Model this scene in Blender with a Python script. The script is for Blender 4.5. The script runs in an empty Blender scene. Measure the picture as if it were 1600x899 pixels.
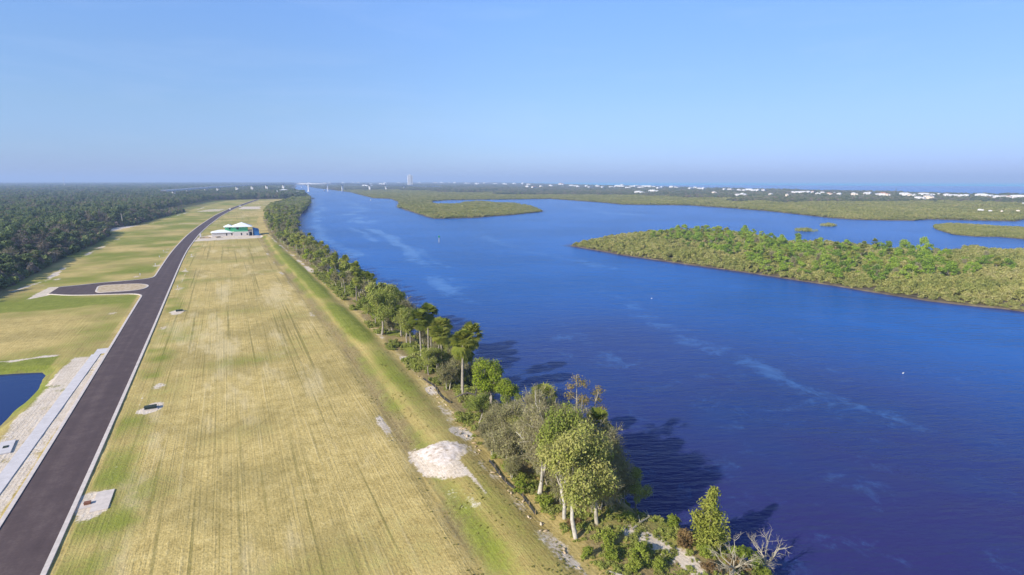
import bpy, math, random
import numpy as np

SC = bpy.context.scene
COL = SC.collection
PI = math.pi
RNG = np.random.default_rng(7)
random.seed(7)

# ------------------------------------------------------------------ camera
H = 38.0                      # eye height above the field
FPX, CX, CY, VH = 889.0, 800.0, 449.5, 282.0
PITCH = math.atan((CY - VH) / FPX)
YAW = math.atan(448 / (FPX / math.cos(PITCH)))
cam_d = bpy.data.cameras.new("camera")
cam_d.sensor_width = 36.0
cam_d.sensor_fit = 'HORIZONTAL'
cam_d.lens = 36.0 * FPX / 1600.0
cam_d.clip_start = 0.5
cam_d.clip_end = 250000
cam = bpy.data.objects.new("camera", cam_d)
COL.objects.link(cam)
cam.location = (0, 0, H)
cam.rotation_euler = (PI / 2 - PITCH, 0, -YAW)
SC.camera = cam


def at(u, v, z=0.0):
    """survey: where the sight line through a point of the photo meets height z"""
    x = (u - CX) / FPX
    y = -(v - CY) / FPX
    fw = math.cos(PITCH) + y * math.sin(PITCH)
    up = -math.sin(PITCH) + y * math.cos(PITCH)
    X = x * math.cos(YAW) + fw * math.sin(YAW)
    Y = -x * math.sin(YAW) + fw * math.cos(YAW)
    t = (z - H) / up
    return X * t, Y * t


# ------------------------------------------------------------------ tagging
def tag(o, label=None, cat=None, group=None, kind=None):
    if label: o['label'] = label
    if cat: o['category'] = cat
    if group: o['group'] = group
    if kind: o['kind'] = kind
    return o


def thing(name, label, cat, loc=(0, 0, 0), rz=0.0, group=None):
    o = bpy.data.objects.new(name, None)
    o.empty_display_size = 0.5
    COL.objects.link(o)
    o.location = loc
    o.rotation_euler = (0, 0, rz)
    return tag(o, label, cat, group)


def child_of(name, mesh, parent, loc=(0, 0, 0)):
    o = bpy.data.objects.new(name, mesh)
    COL.objects.link(o)
    o.parent = parent
    o.location = loc
    return o


def copy_tree(root, loc, rz, scale, label, group=None):
    r = root.copy()
    COL.objects.link(r)
    r.location = loc
    r.rotation_euler = (0, 0, rz)
    r.scale = scale
    r['label'] = label
    if group: r['group'] = group
    elif 'group' in r: del r['group']
    for ch in root.children:
        c = ch.copy()
        COL.objects.link(c)
        c.parent = r
        for g in ch.children:
            d = g.copy()
            COL.objects.link(d)
            d.parent = c
    return r


# ------------------------------------------------------------------ meshes
class MB:
    """collects faces, builds one mesh"""
    def __init__(self):
        self.v, self.f, self.m = [], [], []

    def face(self, pts, mi=0):
        n = len(self.v)
        self.v += [tuple(p) for p in pts]
        self.f.append(tuple(range(n, n + len(pts))))
        self.m.append(mi)

    def box(self, x0, x1, y0, y1, z0, z1, mi=0):
        n = len(self.v)
        self.v += [(x0, y0, z0), (x1, y0, z0), (x1, y1, z0), (x0, y1, z0),
                   (x0, y0, z1), (x1, y0, z1), (x1, y1, z1), (x0, y1, z1)]
        for q in ((0, 3, 2, 1), (4, 5, 6, 7), (0, 1, 5, 4), (1, 2, 6, 5), (2, 3, 7, 6), (3, 0, 4, 7)):
            self.f.append(tuple(n + i for i in q))
            self.m.append(mi)
        return self

    def hip(self, x0, x1, y0, y1, z0, rise, over=0.6, mi=0, th=0.18):
        """hip roof with eaves of thickness th"""
        x0 -= over; x1 += over; y0 -= over; y1 += over
        w, d = x1 - x0, y1 - y0
        if w >= d:
            r0, r1 = (x0 + d / 2, (y0 + y1) / 2, z0 + th + rise), (x1 - d / 2, (y0 + y1) / 2, z0 + th + rise)
        else:
            r0, r1 = ((x0 + x1) / 2, y0 + w / 2, z0 + th + rise), ((x0 + x1) / 2, y1 - w / 2, z0 + th + rise)
        b = [(x0, y0, z0), (x1, y0, z0), (x1, y1, z0), (x0, y1, z0)]
        t = [(p[0], p[1], z0 + th) for p in b]
        self.face(b[::-1], mi)
        for i in range(4):
            j = (i + 1) % 4
            self.face([b[i], b[j], t[j], t[i]], mi)
        if w >= d:
            self.face([t[0], t[1], r1, r0], mi); self.face([t[2], t[3], r0, r1], mi)
            self.face([t[1], t[2], r1], mi); self.face([t[3], t[0], r0], mi)
        else:
            self.face([t[1], t[2], r1, r0], mi); self.face([t[3], t[0], r0, r1], mi)
            self.face([t[0], t[1], r0], mi); self.face([t[2], t[3], r1], mi)
        return self

    def tube(self, pts, rad, n=6, mi=0, cap=True):
        pts = [np.array(p, float) for p in pts]
        base = len(self.v)
        for i, p in enumerate(pts):
            d = pts[min(i + 1, len(pts) - 1)] - pts[max(i - 1, 0)]
            d /= (np.linalg.norm(d) + 1e-9)
            a = np.cross(d, (0, 0, 1.0) if abs(d[2]) < 0.9 else (1.0, 0, 0))
            a /= np.linalg.norm(a) + 1e-9
            b = np.cross(d, a)
            for k in range(n):
                an = 2 * PI * k / n
                self.v.append(tuple(p + rad[i] * (math.cos(an) * a + math.sin(an) * b)))
        for i in range(len(pts) - 1):
            for k in range(n):
                k2 = (k + 1) % n
                self.f.append((base + i * n + k, base + i * n + k2, base + (i + 1) * n + k2, base + (i + 1) * n + k))
                self.m.append(mi)
        if cap:
            self.f.append(tuple(base + (len(pts) - 1) * n + k for k in range(n)))
            self.m.append(mi)
        return self

    def mesh(self, name, *mats, smooth=False):
        me = bpy.data.meshes.new(name)
        me.from_pydata(self.v, [], self.f)
        for m in mats: me.materials.append(m)
        if len(mats) > 1:
            me.polygons.foreach_set('material_index', self.m)
        if smooth:
            me.polygons.foreach_set('use_smooth', [True] * len(self.f))
        me.update()
        return me


def quads_mesh(name, V, mat, mats=None, midx=None):
    """V: (n,4,3) separate quads"""
    n = len(V)
    me = bpy.data.meshes.new(name)
    me.vertices.add(n * 4)
    me.vertices.foreach_set('co', V.reshape(-1).astype(np.float32))
    me.loops.add(n * 4)
    me.loops.foreach_set('vertex_index', np.arange(n * 4, dtype=np.int32))
    me.polygons.add(n)
    me.polygons.foreach_set('loop_start', np.arange(0, n * 4, 4, dtype=np.int32))
    for m in (mats or [mat]): me.materials.append(m)
    if midx is not None:
        me.polygons.foreach_set('material_index', midx.astype(np.int32))
    me.update(calc_edges=True)
    return me


def obj(name, me, kind=None, loc=(0, 0, 0)):
    o = bpy.data.objects.new(name, me)
    COL.objects.link(o)
    o.location = loc
    if kind: o['kind'] = kind
    return o


# ------------------------------------------------------------------ nodes
class NT:
    def __init__(self, name):
        self.mat = bpy.data.materials.new(name)
        self.mat.use_nodes = True
        self.t = self.mat.node_tree
        self.t.nodes.clear()
        self.out = self.t.nodes.new('ShaderNodeOutputMaterial')

    def n(self, typ, **kw):
        nd = self.t.nodes.new(typ)
        for k, v in kw.items(): setattr(nd, k, v)
        return nd

    def put(self, sock, v):
        if isinstance(v, bpy.types.NodeSocket): self.t.links.new(v, sock)
        elif v is not None:
            if sock.type == 'RGBA' and len(v) == 3: v = (*v, 1)
            sock.default_value = v

    def math(self, op, a, b=None, c=None, clamp=False):
        m = self.n('ShaderNodeMath', operation=op)
        m.use_clamp = clamp
        self.put(m.inputs[0], a)
        if b is not None: self.put(m.inputs[1], b)
        if c is not None: self.put(m.inputs[2], c)
        return m.outputs[0]

    def mix(self, f, a, b, blend='MIX'):
        m = self.n('ShaderNodeMix', data_type='RGBA', blend_type=blend)
        self.put(m.inputs[0], f)
        self.put(m.inputs[6], a)
        self.put(m.inputs[7], b)
        return m.outputs[2]

    def step(self, x, lo, hi):
        m = self.n('ShaderNodeMapRange', interpolation_type='SMOOTHSTEP')
        self.put(m.inputs[0], x)
        m.inputs[1].default_value = lo
        m.inputs[2].default_value = hi
        return m.outputs[0]

    def remap(self, x, a, b, c, d):
        m = self.n('ShaderNodeMapRange')
        self.put(m.inputs[0], x)
        for i, q in enumerate((a, b, c, d)): m.inputs[1 + i].default_value = q
        return m.outputs[0]

    def pos(self):
        return self.n('ShaderNodeNewGeometry').outputs['Position']

    def noise(self, vec=None, scale=1.0, detail=3.0, rough=0.55, map_scale=None, rot=0.0, off=(0, 0, 0), dist=0.0):
        vec = vec or self.pos()
        if map_scale is not None or rot or any(off):
            mp = self.n('ShaderNodeMapping')
            mp.vector_type = 'POINT'
            self.put(mp.inputs[0], vec)
            mp.inputs['Location'].default_value = off
            mp.inputs['Rotation'].default_value = (0, 0, rot)
            # rotate first, then scale
            if rot:
                mp.inputs['Scale'].default_value = (1, 1, 1)
                m2 = self.n('ShaderNodeMapping')
                self.put(m2.inputs[0], mp.outputs[0])
                m2.inputs['Scale'].default_value = map_scale or (1, 1, 1)
                vec = m2.outputs[0]
            else:
                mp.inputs['Scale'].default_value = map_scale or (1, 1, 1)
                vec = mp.outputs[0]
        nz = self.n('ShaderNodeTexNoise')
        self.put(nz.inputs['Vector'], vec)
        nz.inputs['Scale'].default_value = scale
        nz.inputs['Detail'].default_value = detail
        nz.inputs['Roughness'].default_value = rough
        nz.inputs['Distortion'].default_value = dist
        return nz.outputs['Fac']

    def attr(self, name):
        return self.n('ShaderNodeAttribute', attribute_name=name).outputs['Fac']

    def ramp(self, f, stops):
        r = self.n('ShaderNodeValToRGB')
        self.put(r.inputs[0], f)
        e = r.color_ramp.elements
        while len(e) < len(stops): e.new(0.5)
        for el, (p, c) in zip(e, stops):
            el.position = p
            el.color = (*c, 1)
        return r.outputs[0]

    def bsdf(self, color, rough=0.9, spec=0.2, bump=None, bstr=0.3, bdist=0.1):
        p = self.n('ShaderNodeBsdfPrincipled')
        self.put(p.inputs['Base Color'], color)
        self.put(p.inputs['Roughness'], rough)
        self.put(p.inputs['Specular IOR Level'], spec)
        if bump is not None:
            b = self.n('ShaderNodeBump')
            self.put(b.inputs['Height'], bump)
            self.put(b.inputs['Strength'], bstr)
            b.inputs['Distance'].default_value = bdist
            self.t.links.new(b.outputs[0], p.inputs['Normal'])
        self.t.links.new(p.outputs[0], self.out.inputs[0])
        return p


def plain(name, col, rough=0.8, var=0.15, scale=1.5, spec=0.25):
    m = NT(name)
    nz = m.noise(scale=scale, detail=5)
    f = m.remap(nz, 0.3, 0.7, 1 - var, 1 + var)
    c = m.mix(1.0, col, m.n('ShaderNodeCombineColor').outputs[0], 'MULTIPLY')
    cc = m.t.nodes[-2] if False else None
    comb = [x for x in m.t.nodes if x.bl_idname == 'ShaderNodeCombineColor'][0]
    for i in range(3): m.t.links.new(f, comb.inputs[i])
    m.bsdf(c, rough, spec)
    return m.mat


def leafy(name, cols, trans=0.25, patch=0.02, patch_amt=0.5):
    """foliage: tone differs by tree, by leaf clump and over the stand"""
    m = NT(name)
    info = m.n('ShaderNodeObjectInfo').outputs['Random']
    isl = m.n('ShaderNodeNewGeometry').outputs['Random Per Island']
    big = m.noise(scale=patch, detail=2)
    loc = m.noise(scale=0.55, detail=2)
    a = m.math('MULTIPLY', info, 0.45)
    b = m.math('MULTIPLY_ADD', isl, 0.28, a)
    big2 = m.remap(big, 0.3, 0.7, 0.0, patch_amt)
    c = m.math('ADD', b, big2)
    lc = m.remap(loc, 0.3, 0.7, -0.15, 0.2)
    d = m.math('ADD', c, lc)
    tot = 0.45 + 0.28 + patch_amt
    e = m.math('DIVIDE', d, tot, clamp=True)
    n = len(cols)
    col = m.ramp(e, [(0.12 + 0.76 * i / (n - 1), cc) for i, cc in enumerate(cols)])
    df = m.n('ShaderNodeBsdfDiffuse')
    m.put(df.inputs[0], col)
    tr = m.n('ShaderNodeBsdfTranslucent')
    m.put(tr.inputs[0], m.mix(1.0, col, (1.2, 1.25, 0.6), 'MULTIPLY'))
    mx = m.n('ShaderNodeMixShader')
    mx.inputs[0].default_value = trans
    m.t.links.new(df.outputs[0], mx.inputs[1])
    m.t.links.new(tr.outputs[0], mx.inputs[2])
    m.t.links.new(mx.outputs[0], m.out.inputs[0])
    return m.mat


# foliage and bark
M_OAK = leafy('oak_leaf', [(0.140, 0.176, 0.037), (0.215, 0.260, 0.050), (0.330, 0.353, 0.084), (0.396, 0.370, 0.126)])
M_LIME = leafy('lime_leaf', [(0.168, 0.228, 0.024), (0.252, 0.312, 0.034), (0.336, 0.372, 0.054)])
M_BARE = leafy('grey_twig', [(0.21, 0.185, 0.10), (0.27, 0.24, 0.135), (0.33, 0.29, 0.17), (0.28, 0.26, 0.11)], trans=0.15)
M_MOSS = leafy('moss_leaf', [(0.22, 0.21, 0.09), (0.28, 0.265, 0.115), (0.34, 0.315, 0.15), (0.25, 0.25, 0.08)], trans=0.25)
M_PALM = leafy('palm_frond', [(0.15, 0.18, 0.03), (0.21, 0.245, 0.04), (0.30, 0.31, 0.06), (0.38, 0.36, 0.10)], trans=0.4)
M_SKIRT = leafy('palm_dead_frond', [(0.16, 0.12, 0.06), (0.26, 0.20, 0.11)], trans=0.1)
M_CEDAR = leafy('cedar_leaf', [(0.144, 0.180, 0.030), (0.228, 0.252, 0.042), (0.312, 0.300, 0.072)], trans=0.15)
M_SHRUB = leafy('shrub_leaf', [(0.156, 0.204, 0.030), (0.228, 0.276, 0.042), (0.324, 0.324, 0.072)])
M_RUST = leafy('rust_leaf', [(0.16, 0.10, 0.045), (0.22, 0.145, 0.065), (0.26, 0.20, 0.08)])
M_TUFT = leafy('tuft_leaf', [(0.22, 0.20, 0.04), (0.28, 0.23, 0.06), (0.33, 0.24, 0.10)])
M_MANG = leafy('mangrove_leaf', [(0.205, 0.229, 0.061), (0.300, 0.311, 0.089), (0.395, 0.373, 0.123), (0.449, 0.401, 0.177)], patch=0.03)
M_ISLE = leafy('island_leaf', [(0.098, 0.167, 0.036), (0.195, 0.298, 0.040), (0.309, 0.421, 0.051), (0.325, 0.386, 0.086)], patch=0.05)
M_WOOD = leafy('woodland_leaf', [(0.068, 0.106, 0.067), (0.126, 0.174, 0.078), (0.194, 0.242, 0.090), (0.253, 0.253, 0.123)], patch=0.012)
M_GREY = leafy('woodland_bare', [(0.202, 0.151, 0.144), (0.258, 0.202, 0.172), (0.314, 0.258, 0.190), (0.258, 0.241, 0.115)], trans=0.1, patch=0.012)
M_COAST = leafy('coast_leaf', [(0.088, 0.124, 0.066), (0.140, 0.176, 0.085), (0.211, 0.229, 0.104), (0.281, 0.264, 0.151)], patch=0.006)
M_UNDER = leafy('undergrowth_leaf', [(0.221, 0.207, 0.075), (0.252, 0.282, 0.060), (0.326, 0.356, 0.085), (0.378, 0.345, 0.140)], patch=0.12)
M_WEED = leafy('weed_leaf', [(0.22, 0.20, 0.06), (0.28, 0.27, 0.07), (0.34, 0.29, 0.12)], patch=0.12)
M_BARK = plain('bark', (0.30, 0.26, 0.21), var=0.35, scale=3)
M_MOSSBARK = plain('mossy_bark', (0.36, 0.32, 0.235), var=0.35, scale=2.0)
M_PALEBARK = plain('pale_bark', (0.44, 0.40, 0.33), var=0.3, scale=3)
M_DARKBARK = plain('dark_bark', (0.10, 0.085, 0.07), var=0.3, scale=3)
M_DEADWOOD = plain('dead_wood', (0.38, 0.335, 0.24), var=0.25, scale=3)

# built things
M_CONC = plain('concrete', (0.64, 0.555, 0.48), var=0.14, scale=1.2)
M_WALK = plain('walk_concrete', (0.62, 0.575, 0.55), var=0.10, scale=0.8)
M_WHITE = plain('white_paint', (0.68, 0.655, 0.63), var=0.06)
M_CREAM = plain('cream_paint', (0.70, 0.60, 0.48), var=0.06)
M_BLOCK = plain('white_block', (0.68, 0.62, 0.56), var=0.08)
M_ROOFW = plain('white_roof', (0.80, 0.80, 0.78), var=0.05)
M_TERRA = plain('terracotta', (0.50, 0.24, 0.15), var=0.12)
M_GREYROOF = plain('grey_roof', (0.42, 0.40, 0.40), var=0.12)
M_GREEN = plain('green_sheathing', (0.10, 0.46, 0.24), var=0.08)
M_BLUE = plain('blue_wrap', (0.03, 0.16, 0.42), var=0.08)
M_DARK = plain('dark_opening', (0.03, 0.03, 0.035), var=0.1)
M_PINE = plain('raw_timber', (0.42, 0.31, 0.18), var=0.2)
M_BOXGREEN = plain('utility_green', (0.035, 0.05, 0.04), var=0.1)
M_RUSTBOX = plain('rust_box', (0.22, 0.09, 0.05), var=0.2)
M_FABRIC = plain('black_fabric', (0.03, 0.03, 0.03), var=0.2)
M_SIGN = plain('green_board', (0.05, 0.35, 0.20), var=0.05)
M_ORANGE = plain('orange_paint', (0.55, 0.12, 0.04), var=0.1)
M_GLASS = plain('dark_glass', (0.05, 0.07, 0.10), rough=0.2, var=0.05, spec=0.5)
M_TYRE = plain('tyre', (0.03, 0.03, 0.03), var=0.1)
M_BRIDGE = plain('bridge_concrete', (0.80, 0.77, 0.74), var=0.06, scale=0.05)


# ------------------------------------------------------------------ helpers on curves
def curve(pts, sm=25.0):
    y = np.array([p[0] for p in pts], float)
    x = np.array([p[1] for p in pts], float)
    Yd = np.arange(y[0], y[-1] + 1, 2.0)
    Xd = np.interp(Yd, y, x)
    k = max(1, int(sm / 2))
    pad = np.concatenate([np.full(k, Xd[0]) - (Xd[1] - Xd[0]) * np.arange(k, 0, -1), Xd, np.full(k, Xd[-1]) + (Xd[-1] - Xd[-2]) * np.arange(1, k + 1)])
    ker = np.hanning(2 * k + 3)[1:-1]
    ker /= ker.sum()
    Xs = np.convolve(pad, ker, 'same')[k:-k]
    return lambda Y: np.interp(Y, Yd, Xs)


xr = curve([(-80, -18.6), (65, -18.9), (101, -19.1), (169, -19.8), (240, -20.8), (300, -21.6), (358, -22), (461, -20.0), (557, -15.6), (706, -6.5), (875, 9), (1153, 44), (1290, 63)], 60)
rw = curve([(-80, 7.0), (77, 7.0), (200, 7.9), (300, 7.6), (560, 7.6), (1290, 7.0)], 40)
xl = lambda Y: xr(Y) - rw(Y)
xb = curve([(-80, 18.2), (46, 18.6), (74, 19.3), (122, 20.6), (180, 19.6), (314, 17.2), (417, 17.2), (520, 21), (627, 27), (939, 53), (1160, 100), (1290, 120)], 30)
xt = curve([(-80, 30), (130, 31), (200, 31), (300, 28), (380, 25), (437, 25), (627, 30), (939, 57), (1160, 103), (1290, 125)], 30)
xs = curve([(-80, 52), (30, 50), (40, 48.5), (46, 46), (52, 43), (65, 42), (72, 43), (100, 43.5), (130, 42), (190, 43), (265, 42.5), (370, 42), (450, 46), (580, 60), (770, 86), (1000, 122), (1300, 160)], 12)
xf = curve([(-80, -80), (240, -77), (441, -77.5), (500, -79), (525, -90), (560, -88), (587, -76), (697, -65), (798, -53), (950, -38), (1150, -14), (1214, -5), (1262, 30), (1290, 90)], 16)


def vnoise(X, Y, s, seed=0):
    """value noise on numpy arrays, about -1..1"""
    g = np.random.default_rng(seed + 100).uniform(-1, 1, (256, 256))
    x, y = X / s, Y / s
    xi, yi = np.floor(x).astype(int), np.floor(y).astype(int)
    fx, fy = x - xi, y - yi
    fx, fy = fx * fx * (3 - 2 * fx), fy * fy * (3 - 2 * fy)
    G = lambda a, b: g[a % 256, b % 256]
    return (G(xi, yi) * (1 - fx) + G(xi + 1, yi) * fx) * (1 - fy) + (G(xi, yi + 1) * (1 - fx) + G(xi + 1, yi + 1) * fx) * fy


def seg_dist(X, Y, pts):
    d = np.full(X.shape, 1e9)
    for (ax, ay), (bx, by) in zip(pts[:-1], pts[1:]):
        vx, vy = bx - ax, by - ay
        L2 = vx * vx + vy * vy + 1e-9
        t = np.clip(((X - ax) * vx + (Y - ay) * vy) / L2, 0, 1)
        d = np.minimum(d, np.hypot(X - ax - t * vx, Y - ay - t * vy))
    return d


def inside(X, Y, poly):
    c = np.zeros(X.shape, bool)
    n = len(poly)
    for i in range(n):
        x0, y0 = poly[i]
        x1, y1 = poly[(i + 1) % n]
        if y0 == y1: continue
        k = ((y0 > Y) != (y1 > Y)) & (X < (x1 - x0) * (Y - y0) / (y1 - y0) + x0)
        c ^= k
    return c


def sdf(X, Y, poly):
    """positive inside"""
    d = seg_dist(X, Y, list(poly) + [poly[0]])
    return np.where(inside(X, Y, poly), d, -d)


def sstep(x, a, b):
    t = np.clip((x - a) / (b - a), 0, 1)
    return t * t * (3 - 2 * t)


# ------------------------------------------------------------------ ground of the near shore
POND = [(-90, 150), (-44.2, 145.6), (-36.9, 143.6), (-35.9, 140.8), (-34.9, 126.5), (-35.6, 121.1), (-35.9, 114.4), (-37, 104), (-40, 92), (-90, 88)]
xsv = np.concatenate([np.arange(-400, -170, 12), np.arange(-170, -70, 3.0), np.arange(-70, 56, 0.8), np.arange(56, 176, 4.0)])
ysv = np.concatenate([np.arange(-20, 40, 3.0), np.arange(40, 160, 0.9), np.arange(160, 300, 1.6), np.arange(300, 520, 2.6), np.arange(520, 1296, 6.0)])
GX, GY = np.meshgrid(xsv, ysv)
wob = vnoise(GX, GY, 7, 1) * 0.7 + vnoise(GX, GY, 2.3, 2) * 0.5
tb = GX - xb(GY)                         # across the berm
ts = xs(GY) - GX                         # inland of the waterline
ttree = GX - xt(GY)
fade_b = 1 - sstep(GY, 420, 470)
crest = 0.75 * fade_b
z = np.zeros_like(GX)
z += crest * sstep(tb, 1.0, 5.5) * (1 - 0.75 * sstep(tb, 7.0, 10.5))
z -= 0.25 * fade_b * np.exp(-((tb - 0.8) / 0.8) ** 2)
z += vnoise(GX, GY, 4, 3) * 0.05 + vnoise(GX, GY, 1.7, 4) * 0.03
z += (vnoise(GX, GY, 3, 5) * 0.22) * sstep(ttree, 0, 3)
bank = sstep(ts + vnoise(GX, GY, 6, 6) * 0.9 + vnoise(GX, GY, 2.2, 16) * 0.5, -2.5, 6.0)
z = z * bank - (1 - bank) * 5.2
pd = sdf(GX, GY, POND)
z -= 2.6 * sstep(pd + wob * 0.35, -2.4, 3.6)
nearroad = (GX > xl(GY) - 6) & (GX < xr(GY) + 3)
z = np.where(nearroad & (pd < -3), np.minimum(z, 0.0) - 0.02, z)
apron = sdf(GX, GY, [(-62, 228), (-26, 212), (-26, 272), (-62, 262)])
z = np.where(apron > -1, -0.06, z)
ZB = z


def ground_z(x, y):
    i = int(np.clip(np.searchsorted(ysv, y), 1, len(ysv) - 1))
    j = int(np.clip(np.searchsorted(xsv, x), 1, len(xsv) - 1))
    fy = np.clip((y - ysv[i - 1]) / (ysv[i] - ysv[i - 1]), 0, 1)
    fx = np.clip((x - xsv[j - 1]) / (xsv[j] - xsv[j - 1]), 0, 1)
    return float((ZB[i - 1, j - 1] * (1 - fx) + ZB[i - 1, j] * fx) * (1 - fy) + (ZB[i, j - 1] * (1 - fx) + ZB[i, j] * fx) * fy)


sand = np.zeros_like(GX); green = np.zeros_like(GX); brown = np.zeros_like(GX); field = np.zeros_like(GX)


def addm(A, B): return np.maximum(A, B)


# bare sand
trk = np.array([(-69.5, 250), (-65, 276), (-67.5, 317), (-68.2, 351), (-67.3, 393), (-66, 484), (-62, 605), (-54, 700), (-42, 800), (-28, 950)])
sand = addm(sand, 0.85 * (1 - sstep(seg_dist(GX, GY, trk) + wob, 0.3, 2.4)) * (0.55 + 0.45 * vnoise(GX, GY, 16, 21)))
sand = addm(sand, (1 - sstep(GY, 146, 153)) * sstep(GX + wob * 0.6, -34.4, -32.4) * (1 - sstep(GX, -27.0, -26.0)) * (0.85 + 0.25 * vnoise(GX, GY, 3, 24)))
sand = addm(sand, 0.95 * sstep(sdf(GX, GY, [(-61.5, 229.5), (-56.5, 239), (-56.5, 254.5), (-60, 256)]) + wob, -1.5, 1.0))
sand = addm(sand, 0.8 * (1 - sstep(seg_dist(GX, GY, [(-36, 153), (-44, 152), (-60, 156)]) + wob, 0.2, 1.8)))
sl = np.array([(27.4, 20), (27.6, 42), (28.0, 56), (28.4, 71), (29.8, 84), (31.3, 112), (31.4, 164), (30.5, 220), (28, 300), (25, 380), (23.6, 430)])
sand = addm(sand, 0.75 * (1 - sstep(seg_dist(GX, GY, sl) + wob * 0.8, 0.3, 1.7)) * (0.75 + 0.5 * vnoise(GX, GY, 5, 25)))
sand = addm(sand, 0.7 * (1 - sstep(np.abs(tb + 0.4) + wob * 0.6, 0.2, 1.2)) * (0.45 + 0.8 * vnoise(GX, GY, 12, 26)) * (1 - sstep(GY, 300, 420)))
LOT = [(-20.5, 411), (17.2, 418), (21, 436), (19, 454), (-12, 454), (-19.5, 440)]
sand = addm(sand, 0.95 * sstep(sdf(GX, GY, LOT) + wob * 1.6, -2.0, 1.2))
sand = addm(sand, sstep(sdf(GX, GY, [(12, 853), (39, 840), (43, 922), (20, 934)]) + wob * 2, -2, 2) * (GX > xr(GY) + 4))
sand = addm(sand, 0.7 * (1 - sstep(seg_dist(GX, GY, [(-26, 586), (-63, 589), (-90, 557)]) + wob, 1.2, 3.2)))
sand = addm(sand, 0.8 * sstep(sdf(GX, GY, [(-95, 540), (-80, 525), (-70, 575), (-90, 590)]) + wob * 3, -4, 2))
sand = addm(sand, 0.6 * sstep(sdf(GX, GY, [(-38, 800), (-10, 800), (0, 870), (-22, 870)]) + wob * 3, -4, 3))
PILE = [(19.4, 75.2), (23.0, 74.5), (25.5, 74.0), (28.6, 72.2), (27.5, 68.5), (25.2, 66.0), (24.6, 62.5), (22.0, 65.0), (19.8, 68.0)]
sand = addm(sand, 0.8 * sstep(sdf(GX, GY, PILE) + wob * 1.5, -0.6, 0.9))
sand = addm(sand, 0.8 * (1 - sstep(seg_dist(GX, GY, [(25.2, 66), (24.9, 58), (24.6, 54)]) + wob * 0.5, 0.05, 0.6)))
sand = addm(sand, 0.5 * sstep(sdf(GX, GY, [(21, 62), (25, 61), (24.5, 55), (22, 54)]) + wob * 2.0, -0.5, 2.2))
for (px, py, r) in [(-17.2, 78.3, 1.7), (-14.6, 107.5, 1.9), (-15.6, 190.0, 2.2), (-14.4, 121, 1.3), (-16.2, 97.5, 1.0), (-17.4, 170, 1.3), (-18, 232, 2.2),
                    (-18.5, 276, 1.8), (-18.2, 330, 2.2), (-31, 300, 2.5), (-32, 330, 2.5), (-31.5, 356, 2.5), (-33.2, 196, 2.4), (-31.5, 372, 2), (-33, 425, 2.2),
                    (-35, 270, 2.2), (37.6, 41.4, 1.5), (38.4, 38.4, 1.3), (36.8, 44.6, 0.9), (29.5, 75, 1.2), (-64, 262, 3), (-62, 275, 2)]:
    sand = addm(sand, (0.95 if px > 25 or py in (78.3, 107.5, 190.0) else 0.62) * (1 - sstep(np.hypot((GX - px), (GY - py) * 0.55) + wob * 1.6, r * 0.2, r * 1.3)))
# worn verge strip beside the right kerb, bare streaks
sand = addm(sand, 0.62 * (1 - sstep(np.abs(GX - xr(GY) - 2.9 - 0.4 * vnoise(GX, GY, 20, 31)) + wob * 0.35, 0.1, 0.75)) * (0.6 + 0.6 * vnoise(GX, GY, 7, 27)) * (1 - sstep(GY, 250, 420)))
# grass
green = addm(green, 0.72 * sstep(GX - xr(GY), 0.2, 0.8) * (1 - sstep(GX - xr(GY) + wob * 1.5, 3.0, 10.0)) * (0.5 + 0.5 * vnoise(GX, GY, 13, 41) + 0.35 * vnoise(GX, GY, 4, 141)))
green = addm(green, (1 - 0.6 * sstep(GY, 340, 430)) * 1.2 * np.exp(-((tb - 6.6 + wob * 0.5) / 3.3) ** 2) * (0.78 + 0.35 * vnoise(GX, GY, 14, 42)) * (0.45 + 0.55 * sstep(GY, 66, 150)) * fade_b)
lf = sstep(xl(GY) - GX, 0.3, 1.5)
green = addm(green, lf * (0.56 + 0.35 * vnoise(GX, GY, 18, 43) + 0.15 * vnoise(GX, GY, 5, 44)))
green = addm(green, lf * sstep(sdf(GX, GY, [(-100, 210), (-28, 210), (-29, 226), (-100, 236)]) + wob * 2, -3, 3) * 0.85)
green = green * (1 - 0.62 * sstep(sdf(GX, GY, [(-75, 164), (-40, 163), (-36, 195), (-75, 206)]) + wob * 3, -5, 6))
green = addm(green, 1.05 * sstep(sdf(GX, GY, [(-100, 150), (-44, 146), (-35, 143), (-36, 152), (-48, 153.5), (-100, 160)]) + wob * 0.7, -1.2, 1.0))
green = addm(green, 0.7 * sstep(pd, -4.5, -0.8) * (GX < -30) * (0.8 + 0.4 * vnoise(GX, GY, 3, 146)))
green = addm(green, (1 - lf) * sstep(-tb, -0.5, 2) * 0.5 * sstep(GY + 30 * vnoise(GX, GY, 40, 47), 200, 400) * (0.8 + 0.5 * vnoise(GX, GY, 22, 45)))
green = addm(green, (1 - lf) * sstep(-tb, 0, 2) * 0.5 * (0.25 + 0.95 * vnoise(GX, GY, 13, 46)))
green = addm(green, 0.85 * sstep(ttree, 0.5, 3) * (0.42 + 0.95 * vnoise(GX, GY, 6, 48)))
green = addm(green, 0.75 * 0.45 * sstep(np.hypot((GX - 24.5) * 1.3, GY - 50) * -1 + 6 + wob, 0, 3) * (0.3 + 0.7 * vnoise(GX, GY, 3, 49)))
green = addm(green, 0.7 * fade_b * np.exp(-((tb - 3.0) / 2.4) ** 2) * (0.75 + 0.4 * vnoise(GX, GY, 7, 57)))
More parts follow.
